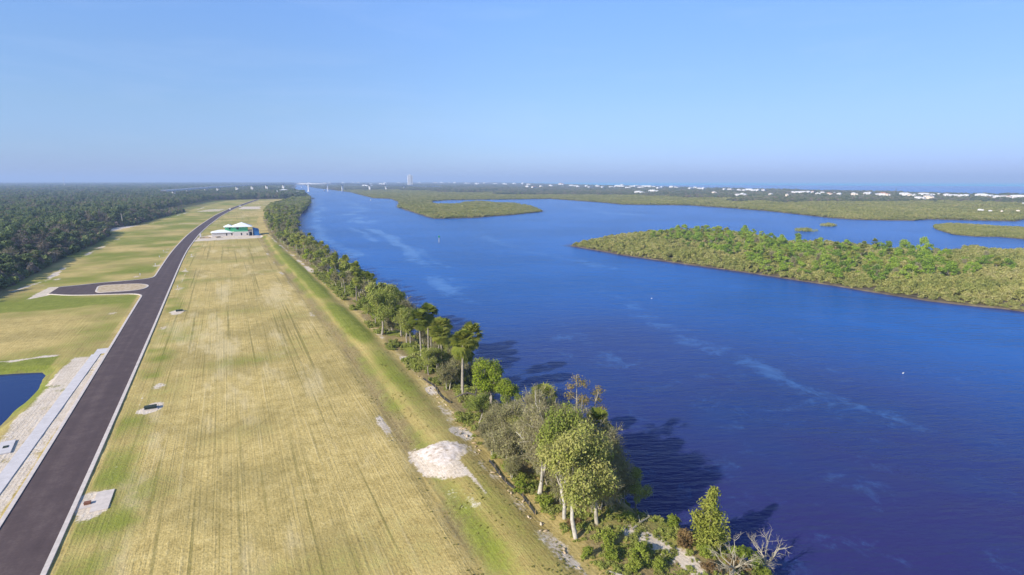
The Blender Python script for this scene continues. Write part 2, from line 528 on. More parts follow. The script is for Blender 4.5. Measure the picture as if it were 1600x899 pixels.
# litter and dark, dry slope
brown = addm(brown, 0.95 * fade_b * np.exp(-((tb - 2.0) / 1.9) ** 2) * (0.85 + 0.35 * vnoise(GX, GY, 9, 51)))
brown = addm(brown, sstep(ttree + wob, -1.2, 1.5) * (0.72 + 0.3 * vnoise(GX, GY, 5, 52)))
tf = xf(GY) - GX
brown = addm(brown, sstep(tf + wob * 2, -9, 1) * 0.95)
brown = addm(brown, 0.6 * sstep(sdf(GX, GY, [(-63, 225), (-78, 215), (-100, 260), (-64, 258)]) + wob * 3, -4, 3))
brown = addm(brown, 0.95 * (GX < -30) * np.exp(-((pd + 0.6 + wob * 0.5) / 1.1) ** 2))
brown = addm(brown, 0.7 * sstep(-bank, -0.95, -0.6))
field = (1 - lf) * sstep(GX - xr(GY), 0.6, 3.0) * sstep(-tb, -0.6, 0.6)

ny, nx = GX.shape
V = np.stack([GX, GY, z], -1).reshape(-1, 3)
idx = np.arange(ny * nx).reshape(ny, nx)
F = np.stack([idx[:-1, :-1], idx[:-1, 1:], idx[1:, 1:], idx[1:, :-1]], -1).reshape(-1, 4)


def grid_mesh(name, V, F, mat, attrs=None, smooth=True):
    me = bpy.data.meshes.new(name)
    me.vertices.add(len(V)); me.vertices.foreach_set('co', V.astype(np.float32).reshape(-1))
    me.loops.add(F.size); me.loops.foreach_set('vertex_index', F.astype(np.int32).reshape(-1))
    me.polygons.add(len(F)); me.polygons.foreach_set('loop_start', np.arange(0, F.size, F.shape[1], dtype=np.int32))
    if smooth: me.polygons.foreach_set('use_smooth', np.ones(len(F), bool))
    me.materials.append(mat)
    for k, a in (attrs or {}).items():
        at_ = me.attributes.new(k, 'FLOAT', 'POINT')
        at_.data.foreach_set('value', a.astype(np.float32).reshape(-1))
    me.update(calc_edges=True)
    return me


def ground_material():
    m = NT('field_ground')
    fine = m.noise(scale=2.6, detail=4, rough=0.65)
    mid = m.noise(scale=0.45, detail=4, rough=0.6)
    big = m.noise(scale=0.05, detail=4, rough=0.55)
    f1 = m.noise(scale=1.0, detail=3, map_scale=(0.95, 0.010, 1), rough=0.6, dist=0.25)
    f2 = m.noise(scale=1.0, detail=2, map_scale=(2.7, 0.03, 1), off=(3, 7, 0))
    f3 = m.noise(scale=1.0, detail=2, map_scale=(1.4, 0.02, 1), rot=0.55, off=(9, 1, 0))
    f4 = m.noise(scale=1.0, detail=2, map_scale=(1.2, 0.02, 1), rot=-0.95, off=(2, 5, 0))
    # dry straw field with the drill lines of the seeder
    straw = m.ramp(m.math('ADD', m.math('MULTIPLY', fine, 0.55), m.math('MULTIPLY', mid, 0.45)),
                   [(0.28, (0.28, 0.205, 0.065)), (0.45, (0.48, 0.36, 0.125)), (0.56, (0.61, 0.465, 0.175)), (0.72, (0.75, 0.60, 0.27))])
    grass = m.ramp(m.math('ADD', m.math('MULTIPLY', fine, 0.6), m.math('MULTIPLY', mid, 0.4)),
                   [(0.3, (0.105, 0.14, 0.014)), (0.5, (0.185, 0.225, 0.024)), (0.7, (0.28, 0.30, 0.05))])
    litter = m.ramp(m.math('ADD', m.math('MULTIPLY', fine, 0.7), m.math('MULTIPLY', mid, 0.3)),
                    [(0.3, (0.13, 0.10, 0.045)), (0.5, (0.25, 0.19, 0.085)), (0.7, (0.38, 0.30, 0.16))])
    white = m.ramp(m.math('ADD', m.math('MULTIPLY', fine, 0.6), m.math('MULTIPLY', mid, 0.4)),
                   [(0.28, (0.46, 0.37, 0.26)), (0.5, (0.66, 0.55, 0.42)), (0.7, (0.80, 0.72, 0.62))])
    fld = m.attr('field')
    dark_line = m.step(f1, 0.56, 0.66)
    pale_line = m.step(f2, 0.60, 0.72)
    col = m.mix(m.math('MULTIPLY', m.math('MULTIPLY', dark_line, fld), 0.6), straw, (0.19, 0.165, 0.045))
    col = m.mix(m.math('MULTIPLY', m.math('MULTIPLY', pale_line, fld), 0.5), col, (0.70, 0.56, 0.27))
    crossl = m.math('ADD', m.step(f3, 0.66, 0.74), m.step(f4, 0.69, 0.76), clamp=True)
    col = m.mix(m.math('MULTIPLY', m.math('MULTIPLY', crossl, fld), m.math('MULTIPLY', m.step(big, 0.45, 0.6), 0.4)), col, (0.2, 0.165, 0.05))
    col = m.mix(m.math('MULTIPLY', m.step(big, 0.42, 0.62), 0.42), col, (0.25, 0.20, 0.065))
    pale = m.noise(scale=1.0, detail=5, map_scale=(0.10, 0.022, 1), rough=0.7, off=(6, 2, 0))
    col = m.mix(m.math('MULTIPLY', m.math('MULTIPLY', m.step(pale, 0.5, 0.64), fld), 0.45), col, (0.74, 0.60, 0.33))
    rag = m.math('MULTIPLY_ADD', fine, 0.55, m.math('MULTIPLY_ADD', mid, 0.6, -0.575))
    b = m.math('ADD', m.attr('brown'), rag)
    col = m.mix(m.math('MULTIPLY', m.step(b, 0.25, 0.75), 0.92), col, litter)
    g = m.math('ADD', m.attr('green'), rag)
    col = m.mix(m.math('MULTIPLY', m.step(g, 0.2, 0.85), 0.88), col, grass)
    s = m.math('ADD', m.attr('sand'), m.math('MULTIPLY', rag, 1.2))
    col = m.mix(m.step(s, 0.42, 0.72), col, white)
    h = m.math('ADD', m.math('MULTIPLY', fine, 0.6), m.math('MULTIPLY', f2, 0.4))
    m.bsdf(col, 0.95, 0.1, h, 0.8, 0.22)
    return m.mat


M_GROUND = ground_material()
g = obj('ground', grid_mesh('ground', V, F, M_GROUND, dict(sand=sand, green=green, brown=brown, field=field)), 'structure')


# ------------------------------------------------------------------ far land and islands
def land(name, poly, zt=-1.55, skirt=3.0, mat=None, subdiv=None):
    """flat wet land with a shelving edge"""
    P = np.array(poly, float)
    area = 0.5 * np.sum(P[:, 0] * np.roll(P[:, 1], -1) - np.roll(P[:, 0], -1) * P[:, 1])
    if area < 0: P = P[::-1]
    Q = []
    n = len(P)
    for i in range(n):
        a, b = P[i], P[(i + 1) % n]
        L = np.linalg.norm(b - a)
        k = max(1, min(60, int(L / (subdiv or 9.0))))
        for t in range(k): Q.append(a + (b - a) * t / k)
    Q = np.array(Q)
    nn = len(Q)
    T = np.roll(Q, -1, 0) - np.roll(Q, 1, 0)
    N = np.stack([T[:, 1], -T[:, 0]], -1)
    N /= np.linalg.norm(N, axis=1, keepdims=True) + 1e-9
    jit = (vnoise(Q[:, 0], Q[:, 1], 14, 61) * 1.0 + vnoise(Q[:, 0], Q[:, 1], 5, 62))[:, None] * (0.6 if subdiv is None else 0.12 * subdiv)
    Q = Q + N * jit
    O = Q + N * skirt
    mb = MB()
    mb.v = [(x, y, zt) for x, y in Q] + [(x, y, zt - 1.6) for x, y in O]
    mb.f = [tuple(range(nn))] + [(i, i + nn, (i + 1) % nn + nn, (i + 1) % nn) for i in range(nn)]
    mb.m = [0] * len(mb.f)
    return obj(name, mb.mesh(name, mat or M_MUD), 'structure'), Q


def mud_material():
    m = NT('mud')
    c = m.ramp(m.noise(scale=0.3, detail=5), [(0.3, (0.07, 0.055, 0.035)), (0.55, (0.13, 0.10, 0.06)), (0.75, (0.22, 0.18, 0.10))])
    m.bsdf(c, 0.9, 0.2)
    return m.mat


M_MUD = mud_material()
FARPOLY = [(-6000, -400), (-390, -400), (-390, 1288), (150, 1288), (160, 1300), (195, 1600), (219, 2300), (405, 4000), (1300, 13000), (-6000, 13000)]
land('far_ground', FARPOLY, zt=-0.7, skirt=3, subdiv=60)
BACK = [(487, 4000), (430, 3200), (405, 2530), (377, 1967), (300, 1317), (324, 1248), (290, 1056), (231, 855), (210, 693), (196, 579), (240, 576), (299, 604), (365, 649), (406, 746), (438, 885),
        (425, 1010), (365, 930), (312, 890), (320, 960), (350, 1060), (406, 1116), (541, 1093), (638, 1092), (615, 861), (595, 778), (673, 712), (658, 600), (641, 530), (583, 399), (584, 365), (618, 338), (653, 342), (699, 287), (768, 307),
        (900, 290), (1200, 200), (1650, -200), (1720, 300), (1760, 600), (1800, 900), (1920, 1500), (2450, 3500), (3800, 7500), (5800, 13000), (1420, 13000)]
land('coastal_land', BACK, zt=-1.5, skirt=4, subdiv=16)
ISLE = [(189, 299), (190.5, 270), (191, 248), (195.6, 216), (201, 185.5), (204.3, 166), (205.5, 151), (208.5, 137), (208.5, 127), (209.7, 106), (217.5, 88), (222, 60), (236, 20), (250, -20),
        (600, -20), (620, 120), (480, 146), (407, 160), (388, 167), (405, 184), (345, 175), (336, 222), (322, 246), (345, 290), (348, 330), (322, 338), (284, 349), (249, 334), (215, 316)]
isle_o, ISLE_Q = land('marsh_island', ISLE, zt=-1.6, skirt=3)
CHAN = [at(u, v, -2) for u, v in [(1459, 354), (1480, 351.5), (1515, 352.5), (1560, 356), (1640, 359), (1700, 366), (1650, 375), (1600, 374), (1560, 370.5), (1525, 370), (1490, 367), (1462, 358)]]
land('channel_island', CHAN, zt=-1.65, skirt=3)


# ------------------------------------------------------------------ water
def water_material(name, deep, shallow_lowsky, rip, slick=True, rough=0.2, spec=0.11):
    m = NT(name)
    p = m.pos()
    w1 = m.noise(p, scale=1.0, detail=3, map_scale=(0.34, 1.15, 1), rot=0.40, rough=0.6)
    w2 = m.noise(p, scale=1.0, detail=2, map_scale=(0.05, 0.16, 1), rot=0.5, off=(5, 3, 0))
    w3 = m.noise(p, scale=1.0, detail=2, map_scale=(1.6, 3.4, 1), rot=0.25, off=(1, 8, 0))
    w4 = m.noise(p, scale=1.0, detail=2, map_scale=(0.12, 0.45, 1), rot=0.30, off=(2, 9, 0))
    hgt = m.math('ADD', m.math('ADD', m.math('MULTIPLY', w1, 0.75), m.math('MULTIPLY', w4, 0.75)), m.math('ADD', m.math('MULTIPLY', w2, 1.3), m.math('MULTIPLY', w3, 0.18)))
    col = deep
    strength = rip
    if slick:
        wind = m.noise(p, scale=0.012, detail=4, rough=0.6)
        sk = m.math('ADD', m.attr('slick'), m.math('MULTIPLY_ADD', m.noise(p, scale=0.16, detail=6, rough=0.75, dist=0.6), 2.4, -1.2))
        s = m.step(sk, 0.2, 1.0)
        sh = m.attr('shallow_lowsky')
        col = m.mix(m.math('MULTIPLY', sh, 0.9), deep, shallow_lowsky)
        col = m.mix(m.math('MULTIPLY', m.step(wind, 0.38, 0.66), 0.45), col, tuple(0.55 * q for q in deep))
        col = m.mix(m.math('MULTIPLY', s, 0.6), col, (0.09, 0.23, 0.50))  # slicks: paler sky reflection of smooth water mixed into the base colour
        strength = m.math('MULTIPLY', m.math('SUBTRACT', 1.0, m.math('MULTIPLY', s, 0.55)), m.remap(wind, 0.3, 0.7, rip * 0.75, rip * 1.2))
    pr = m.bsdf(col, rough, spec, hgt, strength, 0.5)
    pr.inputs['IOR'].default_value = 1.33
    return m.mat


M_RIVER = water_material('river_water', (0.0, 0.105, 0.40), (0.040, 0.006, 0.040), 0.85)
M_SEA = water_material('sea_water', (0.008, 0.40, 0.62), None, 0.3, slick=False, rough=0.4, spec=0.02)
M_POND = water_material('pond_water', (0.012, 0.03, 0.12), None, 0.06, slick=False, rough=0.05)
az = np.radians(np.linspace(-20, 110, 330))
rad = np.concatenate([np.geomspace(18, 5200, 330)])
A, R = np.meshgrid(az, rad)
WX, WY = R * np.sin(A), R * np.cos(A)
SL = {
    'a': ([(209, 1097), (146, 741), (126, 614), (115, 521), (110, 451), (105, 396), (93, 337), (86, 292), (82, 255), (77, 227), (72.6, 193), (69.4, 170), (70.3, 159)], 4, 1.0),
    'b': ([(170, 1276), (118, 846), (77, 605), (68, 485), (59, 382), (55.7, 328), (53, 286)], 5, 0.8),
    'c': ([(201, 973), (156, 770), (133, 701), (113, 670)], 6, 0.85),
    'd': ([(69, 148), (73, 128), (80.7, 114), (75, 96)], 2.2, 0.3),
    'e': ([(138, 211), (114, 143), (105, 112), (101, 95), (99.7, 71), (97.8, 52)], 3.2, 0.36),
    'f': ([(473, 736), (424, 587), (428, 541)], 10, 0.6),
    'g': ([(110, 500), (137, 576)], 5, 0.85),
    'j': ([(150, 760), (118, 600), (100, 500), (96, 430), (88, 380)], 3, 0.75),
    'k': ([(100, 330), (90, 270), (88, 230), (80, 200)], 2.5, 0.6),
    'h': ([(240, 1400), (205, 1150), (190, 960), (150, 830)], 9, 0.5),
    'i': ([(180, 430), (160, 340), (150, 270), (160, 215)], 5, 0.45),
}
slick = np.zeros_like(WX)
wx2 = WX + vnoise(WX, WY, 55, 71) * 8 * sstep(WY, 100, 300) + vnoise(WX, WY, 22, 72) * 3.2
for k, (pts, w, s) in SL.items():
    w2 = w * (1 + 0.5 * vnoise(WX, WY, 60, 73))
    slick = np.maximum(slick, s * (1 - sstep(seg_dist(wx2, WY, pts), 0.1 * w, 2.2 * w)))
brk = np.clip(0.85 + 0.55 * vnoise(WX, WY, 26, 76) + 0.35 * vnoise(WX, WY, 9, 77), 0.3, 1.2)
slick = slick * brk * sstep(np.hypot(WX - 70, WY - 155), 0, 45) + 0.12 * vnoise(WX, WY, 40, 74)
shal_lowsky = np.zeros_like(WX)
shal_lowsky = np.maximum(shal_lowsky, 0.75 * (1 - sstep(WX - xs(np.clip(WY, -80, 1300)), 0, 7)) * (WY < 1300))
shal_lowsky = np.maximum(shal_lowsky, 0.9 * (1 - sstep(-sdf(WX, WY, ISLE), 0, 8)))
shal_lowsky = np.maximum(shal_lowsky, 0.8 * (1 - sstep(-sdf(WX, WY, BACK), 0, 8)))
# tannin-brown near reach; weaker sky reflection at steep view put into the colour
shal_lowsky = np.maximum(shal_lowsky, 0.85 * (1 - sstep(WY + 0.45 * (WX - 45) + 14 * vnoise(WX, WY, 30, 75), 50, 270)) * (1 - sstep(WX, 85, 190)))
ny, nx = WX.shape
idx = np.arange(ny * nx).reshape(ny, nx)
Fw = np.stack([idx[:-1, 1:], idx[:-1, :-1], idx[1:, :-1], idx[1:, 1:]], -1).reshape(-1, 4)
Vw = np.stack([WX, WY, np.full_like(WX, -2.0)], -1).reshape(-1, 3)
obj('river', grid_mesh('river', Vw, Fw, M_RIVER, dict(slick=slick, shallow_lowsky=shal_lowsky)), 'structure')
# sea: from under the beach to the horizon
mb = MB()
mb.face([(1400, -3000, -2.15), (60000, -3000, -2.15), (60000, 80000, -2.15), (2000, 80000, -2.15), (1400, 900, -2.15)])
obj('sea', mb.mesh('sea', M_SEA), 'structure')
mb = MB()
mb.face([(-120, 80, -0.95), (-30, 80, -0.95), (-30, 153, -0.95), (-120, 156, -0.95)])
obj('pond', mb.mesh('pond', M_POND), 'structure')
mb = MB()
mb.face([(-24000, -3000, -2.6), (3000, -3000, -2.6), (5200, 11500, -2.6), (26000, 70000, -2.6), (-24000, 70000, -2.6)])
obj('outlying_ground', mb.mesh('outlying_ground', M_MUD), 'structure')


# ------------------------------------------------------------------ road, kerbs, pavements
def asphalt_material():
    m = NT('asphalt')
    fine = m.noise(scale=3.5, detail=5, rough=0.7)
    mid = m.noise(scale=0.35, detail=5, rough=0.6)
    lane = m.noise(scale=1.0, detail=2, map_scale=(0.8, 0.012, 1))
    c = m.ramp(m.math('ADD', m.math('MULTIPLY', fine, 0.3), m.math('ADD', m.math('MULTIPLY', mid, 0.4), m.math('MULTIPLY', lane, 0.3))),
               [(0.3, (0.064, 0.044, 0.043)), (0.5, (0.096, 0.066, 0.062)), (0.66, (0.145, 0.105, 0.093))])
    dust = m.step(m.noise(scale=0.8, detail=5, rough=0.75, off=(4, 4, 0)), 0.66, 0.76)
    c = m.mix(m.math('MULTIPLY', dust, 0.5), c, (0.26, 0.21, 0.18))
    m.bsdf(c, 0.85, 0.25, fine, 0.3, 0.02)
    return m.mat


M_ASPH = asphalt_material()
RY = np.concatenate([np.arange(-40, 300, 4.0), np.arange(300, 1262, 8.0)])


def strip(fa, fb, z0, ys):
    mb = MB()
    n = len(ys)
    for y in ys:
        a, b = float(fa(y)), float(fb(y))
        mb.v += [(a, y, z0 - 0.02), ((a + b) / 2, y, z0 + 0.03), (b, y, z0 - 0.02)]
    for i in range(n - 1):
        for k in range(2):
            mb.f.append((i * 3 + k, i * 3 + k + 1, i * 3 + k + 4, i * 3 + k + 3)); mb.m.append(0)
    return mb


obj('road', strip(lambda y: xl(y) + 0.42, lambda y: xr(y) - 0.42, 0.07, RY).mesh('road', M_ASPH, smooth=True), 'structure')


def kerb_along(name, pts, w=0.45, h=0.14, closed=False, zb=-0.1):
    """a kerb of width w standing along a line"""
    P = np.array(pts, float)
    n = len(P)
    T = np.zeros_like(P)
    for i in range(n):
        a = P[(i - 1) % n] if (closed or i > 0) else P[i]
        b = P[(i + 1) % n] if (closed or i < n - 1) else P[i]
        T[i] = (b - a) / (np.linalg.norm(b - a) + 1e-9)
    N = np.stack([-T[:, 1], T[:, 0]], -1)
    L, Rr = P + N * w / 2, P - N * w / 2
    mb = MB()
    for i in range(n):
        mb.v += [(*L[i], zb), (*L[i], h), (*Rr[i], h), (*Rr[i], zb)]
    m_ = n if closed else n - 1
    for i in range(m_):
        j = (i + 1) % n
        for k in range(3):
            mb.f.append((i * 4 + k + 1, i * 4 + k, j * 4 + k, j * 4 + k + 1)); mb.m.append(0)
    return obj(name, mb.mesh(name, M_CONC), 'structure')


def fillet(pts, n=5, r=5.0):
    """rounds the inner corners of a line"""
    out = [pts[0]]
    for a, b, c in zip(pts[:-2], pts[1:-1], pts[2:]):
        a, b, c = np.array(a), np.array(b), np.array(c)
        ra = min(r, np.linalg.norm(a - b) * 0.45); rc = min(r, np.linalg.norm(c - b) * 0.45)
        p0 = b + (a - b) / np.linalg.norm(a - b) * ra
        p2 = b + (c - b) / np.linalg.norm(c - b) * rc
        for t in np.linspace(0, 1, n):
            out.append(tuple((1 - t) ** 2 * p0 + 2 * t * (1 - t) * b + t * t * p2))
    out.append(pts[-1])
    return out


kerb_along('kerb', [(float(xr(y)) - 0.2, y) for y in RY], 0.5)
SIDE_BOT = fillet([(-57.1, 239.6), (-50.3, 233.8), (-41.3, 230.5), (-28.3, 226.8), (float(xl(208)) + 0.2, 206)], 7, 6)
SIDE_TOP = fillet([(float(xl(276)) + 0.2, 278), (-28.6, 261.5), (-36.5, 258.8), (-44.8, 258.2), (-51.1, 255.4), (-57.1, 254.0)], 7, 6)
kerb_along('kerb', [(float(xl(y)) + 0.2, y) for y in RY if y < 206] + SIDE_BOT[::-1], 0.5)
kerb_along('kerb', [(float(xl(y)) + 0.2, y) for y in RY[::-1] if y > 280] + SIDE_TOP, 0.5)
mb = MB()
edge = SIDE_BOT + [(float(xl(230)) + 0.6, 206), (float(xl(250)) + 0.6, 278)] + SIDE_TOP
mb.face([(x, y, 0.028) for x, y in edge])
obj('side_road', mb.mesh('side_road', M_ASPH), 'structure')
MED = fillet([(-37, 234.0), (-43.2, 235.2), (-44.8, 251.2), (-32, 249.3), (-27.9, 243), (-29.5, 234.3), (-37, 234.0)], 7, 4)[1:-1]
kerb_along('kerb', MED, 0.5, closed=True, h=0.17)
mb = MB()
c0 = np.mean(MED, 0)
mb.face([(c0[0] + (x - c0[0]) * 0.985, c0[1] + (y - c0[1]) * 0.985, 0.15) for x, y in MED])


def sand_material():
    m = NT('tan_sand')
    c = m.ramp(m.noise(scale=0.8, detail=5, rough=0.65), [(0.3, (0.36, 0.25, 0.13)), (0.5, (0.52, 0.40, 0.25)), (0.7, (0.66, 0.55, 0.40))])
    m.bsdf(c, 0.95, 0.1)
    return m.mat


M_SAND = sand_material()
obj('median_island', mb.mesh('median_island', M_SAND), 'structure')
mb = MB()
for i in range(-6, 26):
    y0 = 20 + i * 5.0
    if y0 + 4.97 > 150: break
    mb.box(-29.75, -28.05, y0, y0 + 4.97, -0.2, 0.06 + 0.004 * (i % 3))
obj('sidewalk', mb.mesh('sidewalk', M_WALK), 'structure')
mb = MB()
mb.box(-29.4, -26.4, 150.02, 154.5, -0.2, 0.05)
obj('sidewalk_ramp', mb.mesh('sidewalk_ramp', M_WALK), 'structure')


# ------------------------------------------------------------------ plants: meshes
def leaf_cloud(rng, lobes, n, size, out=0.7, up=0.35, asp=0.62, shell=0.45):
    """n leaf-clump quads spread through the lobes [(cx,cy,cz,rx,ry,rz)]"""
    L = np.array(lobes, float)
    vol = (L[:, 3] * L[:, 4] * L[:, 5]) ** 0.75
    k = rng.choice(len(L), n, p=vol / vol.sum())
    d = rng.normal(size=(n, 3))
    d /= np.linalg.norm(d, axis=1, keepdims=True)
    r = shell + (1 - shell) * rng.random(n) ** 0.6
    r *= 1 + 0.17 * rng.normal(size=n)
    P = L[k, :3] + d * L[k, 3:] * r[:, None]
    N = d * out + rng.normal(size=(n, 3)) * 0.6 + np.array([0, 0, up])
    N /= np.linalg.norm(N, axis=1, keepdims=True)
    T = np.cross(N, rng.normal(size=(n, 3)))
    T /= np.linalg.norm(T, axis=1, keepdims=True) + 1e-9
    B = np.cross(N, T)
    s = (size * rng.uniform(0.55, 1.35, n))[:, None]
    return np.stack([P - T * s - B * s * asp, P + T * s - B * s * asp * 0.5, P + T * s + B * s * asp, P - T * s * 0.6 + B * s * asp], 1)


def strips(P, D, L, W, rng):
    """thin twigs from P along D"""
    n = len(P)
    D = D / (np.linalg.norm(D, axis=1, keepdims=True) + 1e-9)
    S = np.cross(D, rng.normal(size=(n, 3)))
    S /= np.linalg.norm(S, axis=1, keepdims=True) + 1e-9
    E_ = P + D * L[:, None]
    w = W[:, None]
    return np.stack([P - S * w, P + S * w, E_ + S * w * 0.5, E_ - S * w * 0.5], 1)


def limb(mb, a, b, r0, r1, rng, bend=0.12, n=6, seg=4):
    a, b = np.array(a, float), np.array(b, float)
    L = np.linalg.norm(b - a)
    pts, rad = [], []
    off = rng.normal(size=3) * bend * L
    for i in range(seg + 1):
        t = i / seg
        pts.append(a + (b - a) * t + off * math.sin(PI * t) * 0.6)
        rad.append(r0 + (r1 - r0) * t)
    mb.tube(pts, rad, n)
    return pts


def dome_lobes(rng, n, R, z0, z1, rl=(0.28, 0.42), flat=0.8):
    out = []
    for i in range(n):
        a = rng.uniform(0, 2 * PI)
        q = rng.random() ** 0.55
        zz = rng.random()
        rr = R * q * math.sqrt(max(0.12, 1 - (zz * 0.95) ** 2)) * 0.85
        r = R * rng.uniform(*rl) * (1.1 - 0.35 * q)
        out.append((rr * math.cos(a), rr * math.sin(a), z0 + (z1 - z0) * (0.1 + 0.82 * zz), r, r, r * flat))
    return out


def oak_meshes(seed, h=10.0, R=4.6, nl=17, nleaf=5200, size=0.17, leaf=None, bark=None, ztop0=0.38, forks=1):
    rng = np.random.default_rng(seed)
    lobes = dome_lobes(rng, nl, R, h * ztop0, h)
    tr = MB()
    fork = np.array([rng.normal() * 0.4, rng.normal() * 0.4, h * rng.uniform(0.28, 0.36)])
    base_r = 0.024 * h
    tr.tube([(0, 0, -0.6), (0, 0, 0.1), fork * 0.5 + np.array([rng.normal() * .12, rng.normal() * .12, 0]), fork], [base_r * 1.5, base_r * 1.1, base_r * 0.9, base_r * 0.75], 8)
    for lb in lobes:
        tip = np.array(lb[:3])
        m_ = fork + (tip - fork) * rng.uniform(0.35, 0.5) + np.array([0, 0, -0.05 * h])
        limb(tr, fork, m_, base_r * 0.42, base_r * 0.22, rng, 0.1, 5, 3)
        limb(tr, m_, tip, base_r * 0.22, 0.03, rng, 0.12, 4, 3)
    V = leaf_cloud(rng, lobes, nleaf, size)
    nt_ = nleaf // 6
    L_ = np.array(lobes)
    k = rng.integers(0, len(L_), nt_)
    d = rng.normal(size=(nt_, 3)) + np.array([0, 0, 0.4])
    d /= np.linalg.norm(d, axis=1, keepdims=True)
    V2 = strips(L_[k, :3] + d * L_[k, 3:] * rng.uniform(0.3, 0.9, nt_)[:, None], d + rng.normal(size=(nt_, 3)) * 0.35, L_[k, 3] * rng.uniform(0.25, 0.5, nt_), np.full(nt_, size * 0.13), rng)
    mi = np.concatenate([np.zeros(len(V)), np.ones(len(V2))])
    return tr.mesh('trunk', bark or M_BARK, smooth=True), quads_mesh('crown', np.concatenate([V, V2]), None, [leaf or M_OAK, M_BARE if (leaf not in (M_WOOD, M_COAST)) else M_GREY], mi)


def bare_meshes(seed, h=10.0, R=4.0, nl=15, ntwig=3600, tw=0.022, tl=0.85, nleaf=900, leaf=0.11, twig=None, green=None, bark=None, zlow=0.32, forks=2):
    """winter tree: fine grey twigs, a few leaves and hanging moss"""
    rng = np.random.default_rng(seed)
    lobes = dome_lobes(rng, nl, R, h * zlow, h, (0.30, 0.46), 0.9)
    tr = MB()
    base_r = 0.024 * h
    forkpts = []
    for f in range(forks):
        a = rng.uniform(0, 2 * PI)
        fk = np.array([math.cos(a) * 0.09 * h, math.sin(a) * 0.09 * h, h * rng.uniform(0.3, 0.42)])
        limb(tr, (rng.normal() * .15, rng.normal() * .15, -0.5), fk, base_r * 1.15, base_r * 0.6, rng, 0.06, 7, 4)
        forkpts.append(fk)
    P, D = [], []
    for lb in lobes:
        tip = np.array(lb[:3]) + np.array([0, 0, lb[5] * 0.4])
        fk = min(forkpts, key=lambda q: np.linalg.norm(q - tip))
        pts = limb(tr, fk, tip, base_r * 0.38, 0.03, rng, 0.12, 5, 5)
        for k in range(9):
            t = rng.uniform(0.3, 1.0)
            a0 = pts[min(5, int(t * 5))]
            d = rng.normal(size=3) + np.array([0, 0, 0.55])
            d /= np.linalg.norm(d)
            e = a0 + d * lb[3] * rng.uniform(0.6, 1.15)
            limb(tr, a0, e, 0.034, 0.012, rng, 0.1, 3, 2)
            P.append(a0); D.append(e - a0)
    P, D = np.array(P), np.array(D)
    k = rng.integers(0, len(P), ntwig)
    t = rng.uniform(0.15, 1.0, ntwig)[:, None]
    p = P[k] + D[k] * t + rng.normal(size=(ntwig, 3)) * 0.12
    d = D[k] / np.linalg.norm(D[k], axis=1, keepdims=True) * 0.8 + rng.normal(size=(ntwig, 3)) * 0.75 + np.array([0, 0, 0.1])
    V1 = strips(p, d, tl * rng.uniform(0.4, 1.3, ntwig), tw * rng.uniform(0.6, 1.3, ntwig), rng)
    k = rng.integers(0, len(P), nleaf)
    p = P[k] + D[k] * rng.uniform(0.2, 1.1, nleaf)[:, None] + rng.normal(size=(nleaf, 3)) * 0.3
    lob = np.concatenate([p, np.full((nleaf, 3), 0.18)], 1)
    V2 = leaf_cloud(rng, lob, nleaf, leaf)
    V = np.concatenate([V1, V2])
    mi = np.concatenate([np.zeros(len(V1)), np.ones(len(V2))])
    return tr.mesh('trunk', bark or M_MOSSBARK, smooth=True), quads_mesh('crown', V, None, [twig or M_BARE, green or M_MOSS], mi)


def palm_meshes(seed, h=8.5, R=2.4, nf=52):
    rng = np.random.default_rng(seed)
    lean = rng.normal(size=2) * 0.05 * h
    tr = MB()
    pts = [(lean[0] * (t ** 2), lean[1] * (t ** 2), -0.4 + (h + 0.4) * t) for t in np.linspace(0, 1, 7)]
    tr.tube(pts, [0.24, 0.20, 0.18, 0.17, 0.17, 0.18, 0.2], 8)
    top = np.array(pts[-1])
    Q, mi = [], []

    def fan(o, d, L, spread, dead):
        d = d / np.linalg.norm(d)
        s = np.cross(d, (0, 0, 1.0)); s /= np.linalg.norm(s) + 1e-9
        u = np.cross(s, d)
        pet = o + d * L * 0.48
        Q.append(np.array([o - s * .03, o + s * .03, pet + s * .025, pet - s * .025])); mi.append(dead)
        for a in np.linspace(-spread, spread, 15):
            dd = d * math.cos(a) + s * math.sin(a)
            L2 = L * 0.62 * (0.72 + 0.28 * math.cos(a * 0.8)) * rng.uniform(0.9, 1.1)
            w = 0.05 * L
            sd = -d * math.sin(a) + s * math.cos(a)
            mid = pet + dd * L2 * 0.6 + u * 0.06 * L
            end = pet + dd * L2 - np.array([0, 0, L2 * rng.uniform(0.08, 0.26)])
            Q.append(np.array([pet, mid - sd * w, end, mid + sd * w])); mi.append(dead)

    for i in range(nf):
        el = rng.uniform(-1.15, 1.25) if i > 5 else rng.uniform(0.9, 1.4)
        a = i * 2.39996 + rng.normal() * 0.2
        fan(top + np.array([0, 0, 0.1]), np.array([math.cos(a) * math.cos(el), math.sin(a) * math.cos(el), math.sin(el)]), R * rng.uniform(0.85, 1.1), 1.5, 0)
    for i in range(9):
        a = i * 2.39996 + 0.7
        el = rng.uniform(-1.35, -0.85)
        fan(top, np.array([math.cos(a) * math.cos(el), math.sin(a) * math.cos(el), math.sin(el)]), R * 0.8, 0.8, 1)
    return tr.mesh('trunk', M_BARK, smooth=True), quads_mesh('crown', np.array(Q), None, [M_PALM, M_SKIRT], np.array(mi))


def shrub_mesh(seed, R, h, n, size, leaf, nl=9, name='shrub', shell=0.4):
    rng = np.random.default_rng(seed)
    lobes = dome_lobes(rng, nl, R, h * 0.12, h, (0.34, 0.52), 0.9)
    return quads_mesh(name, leaf_cloud(rng, lobes, n, size, up=0.5, shell=shell), leaf)


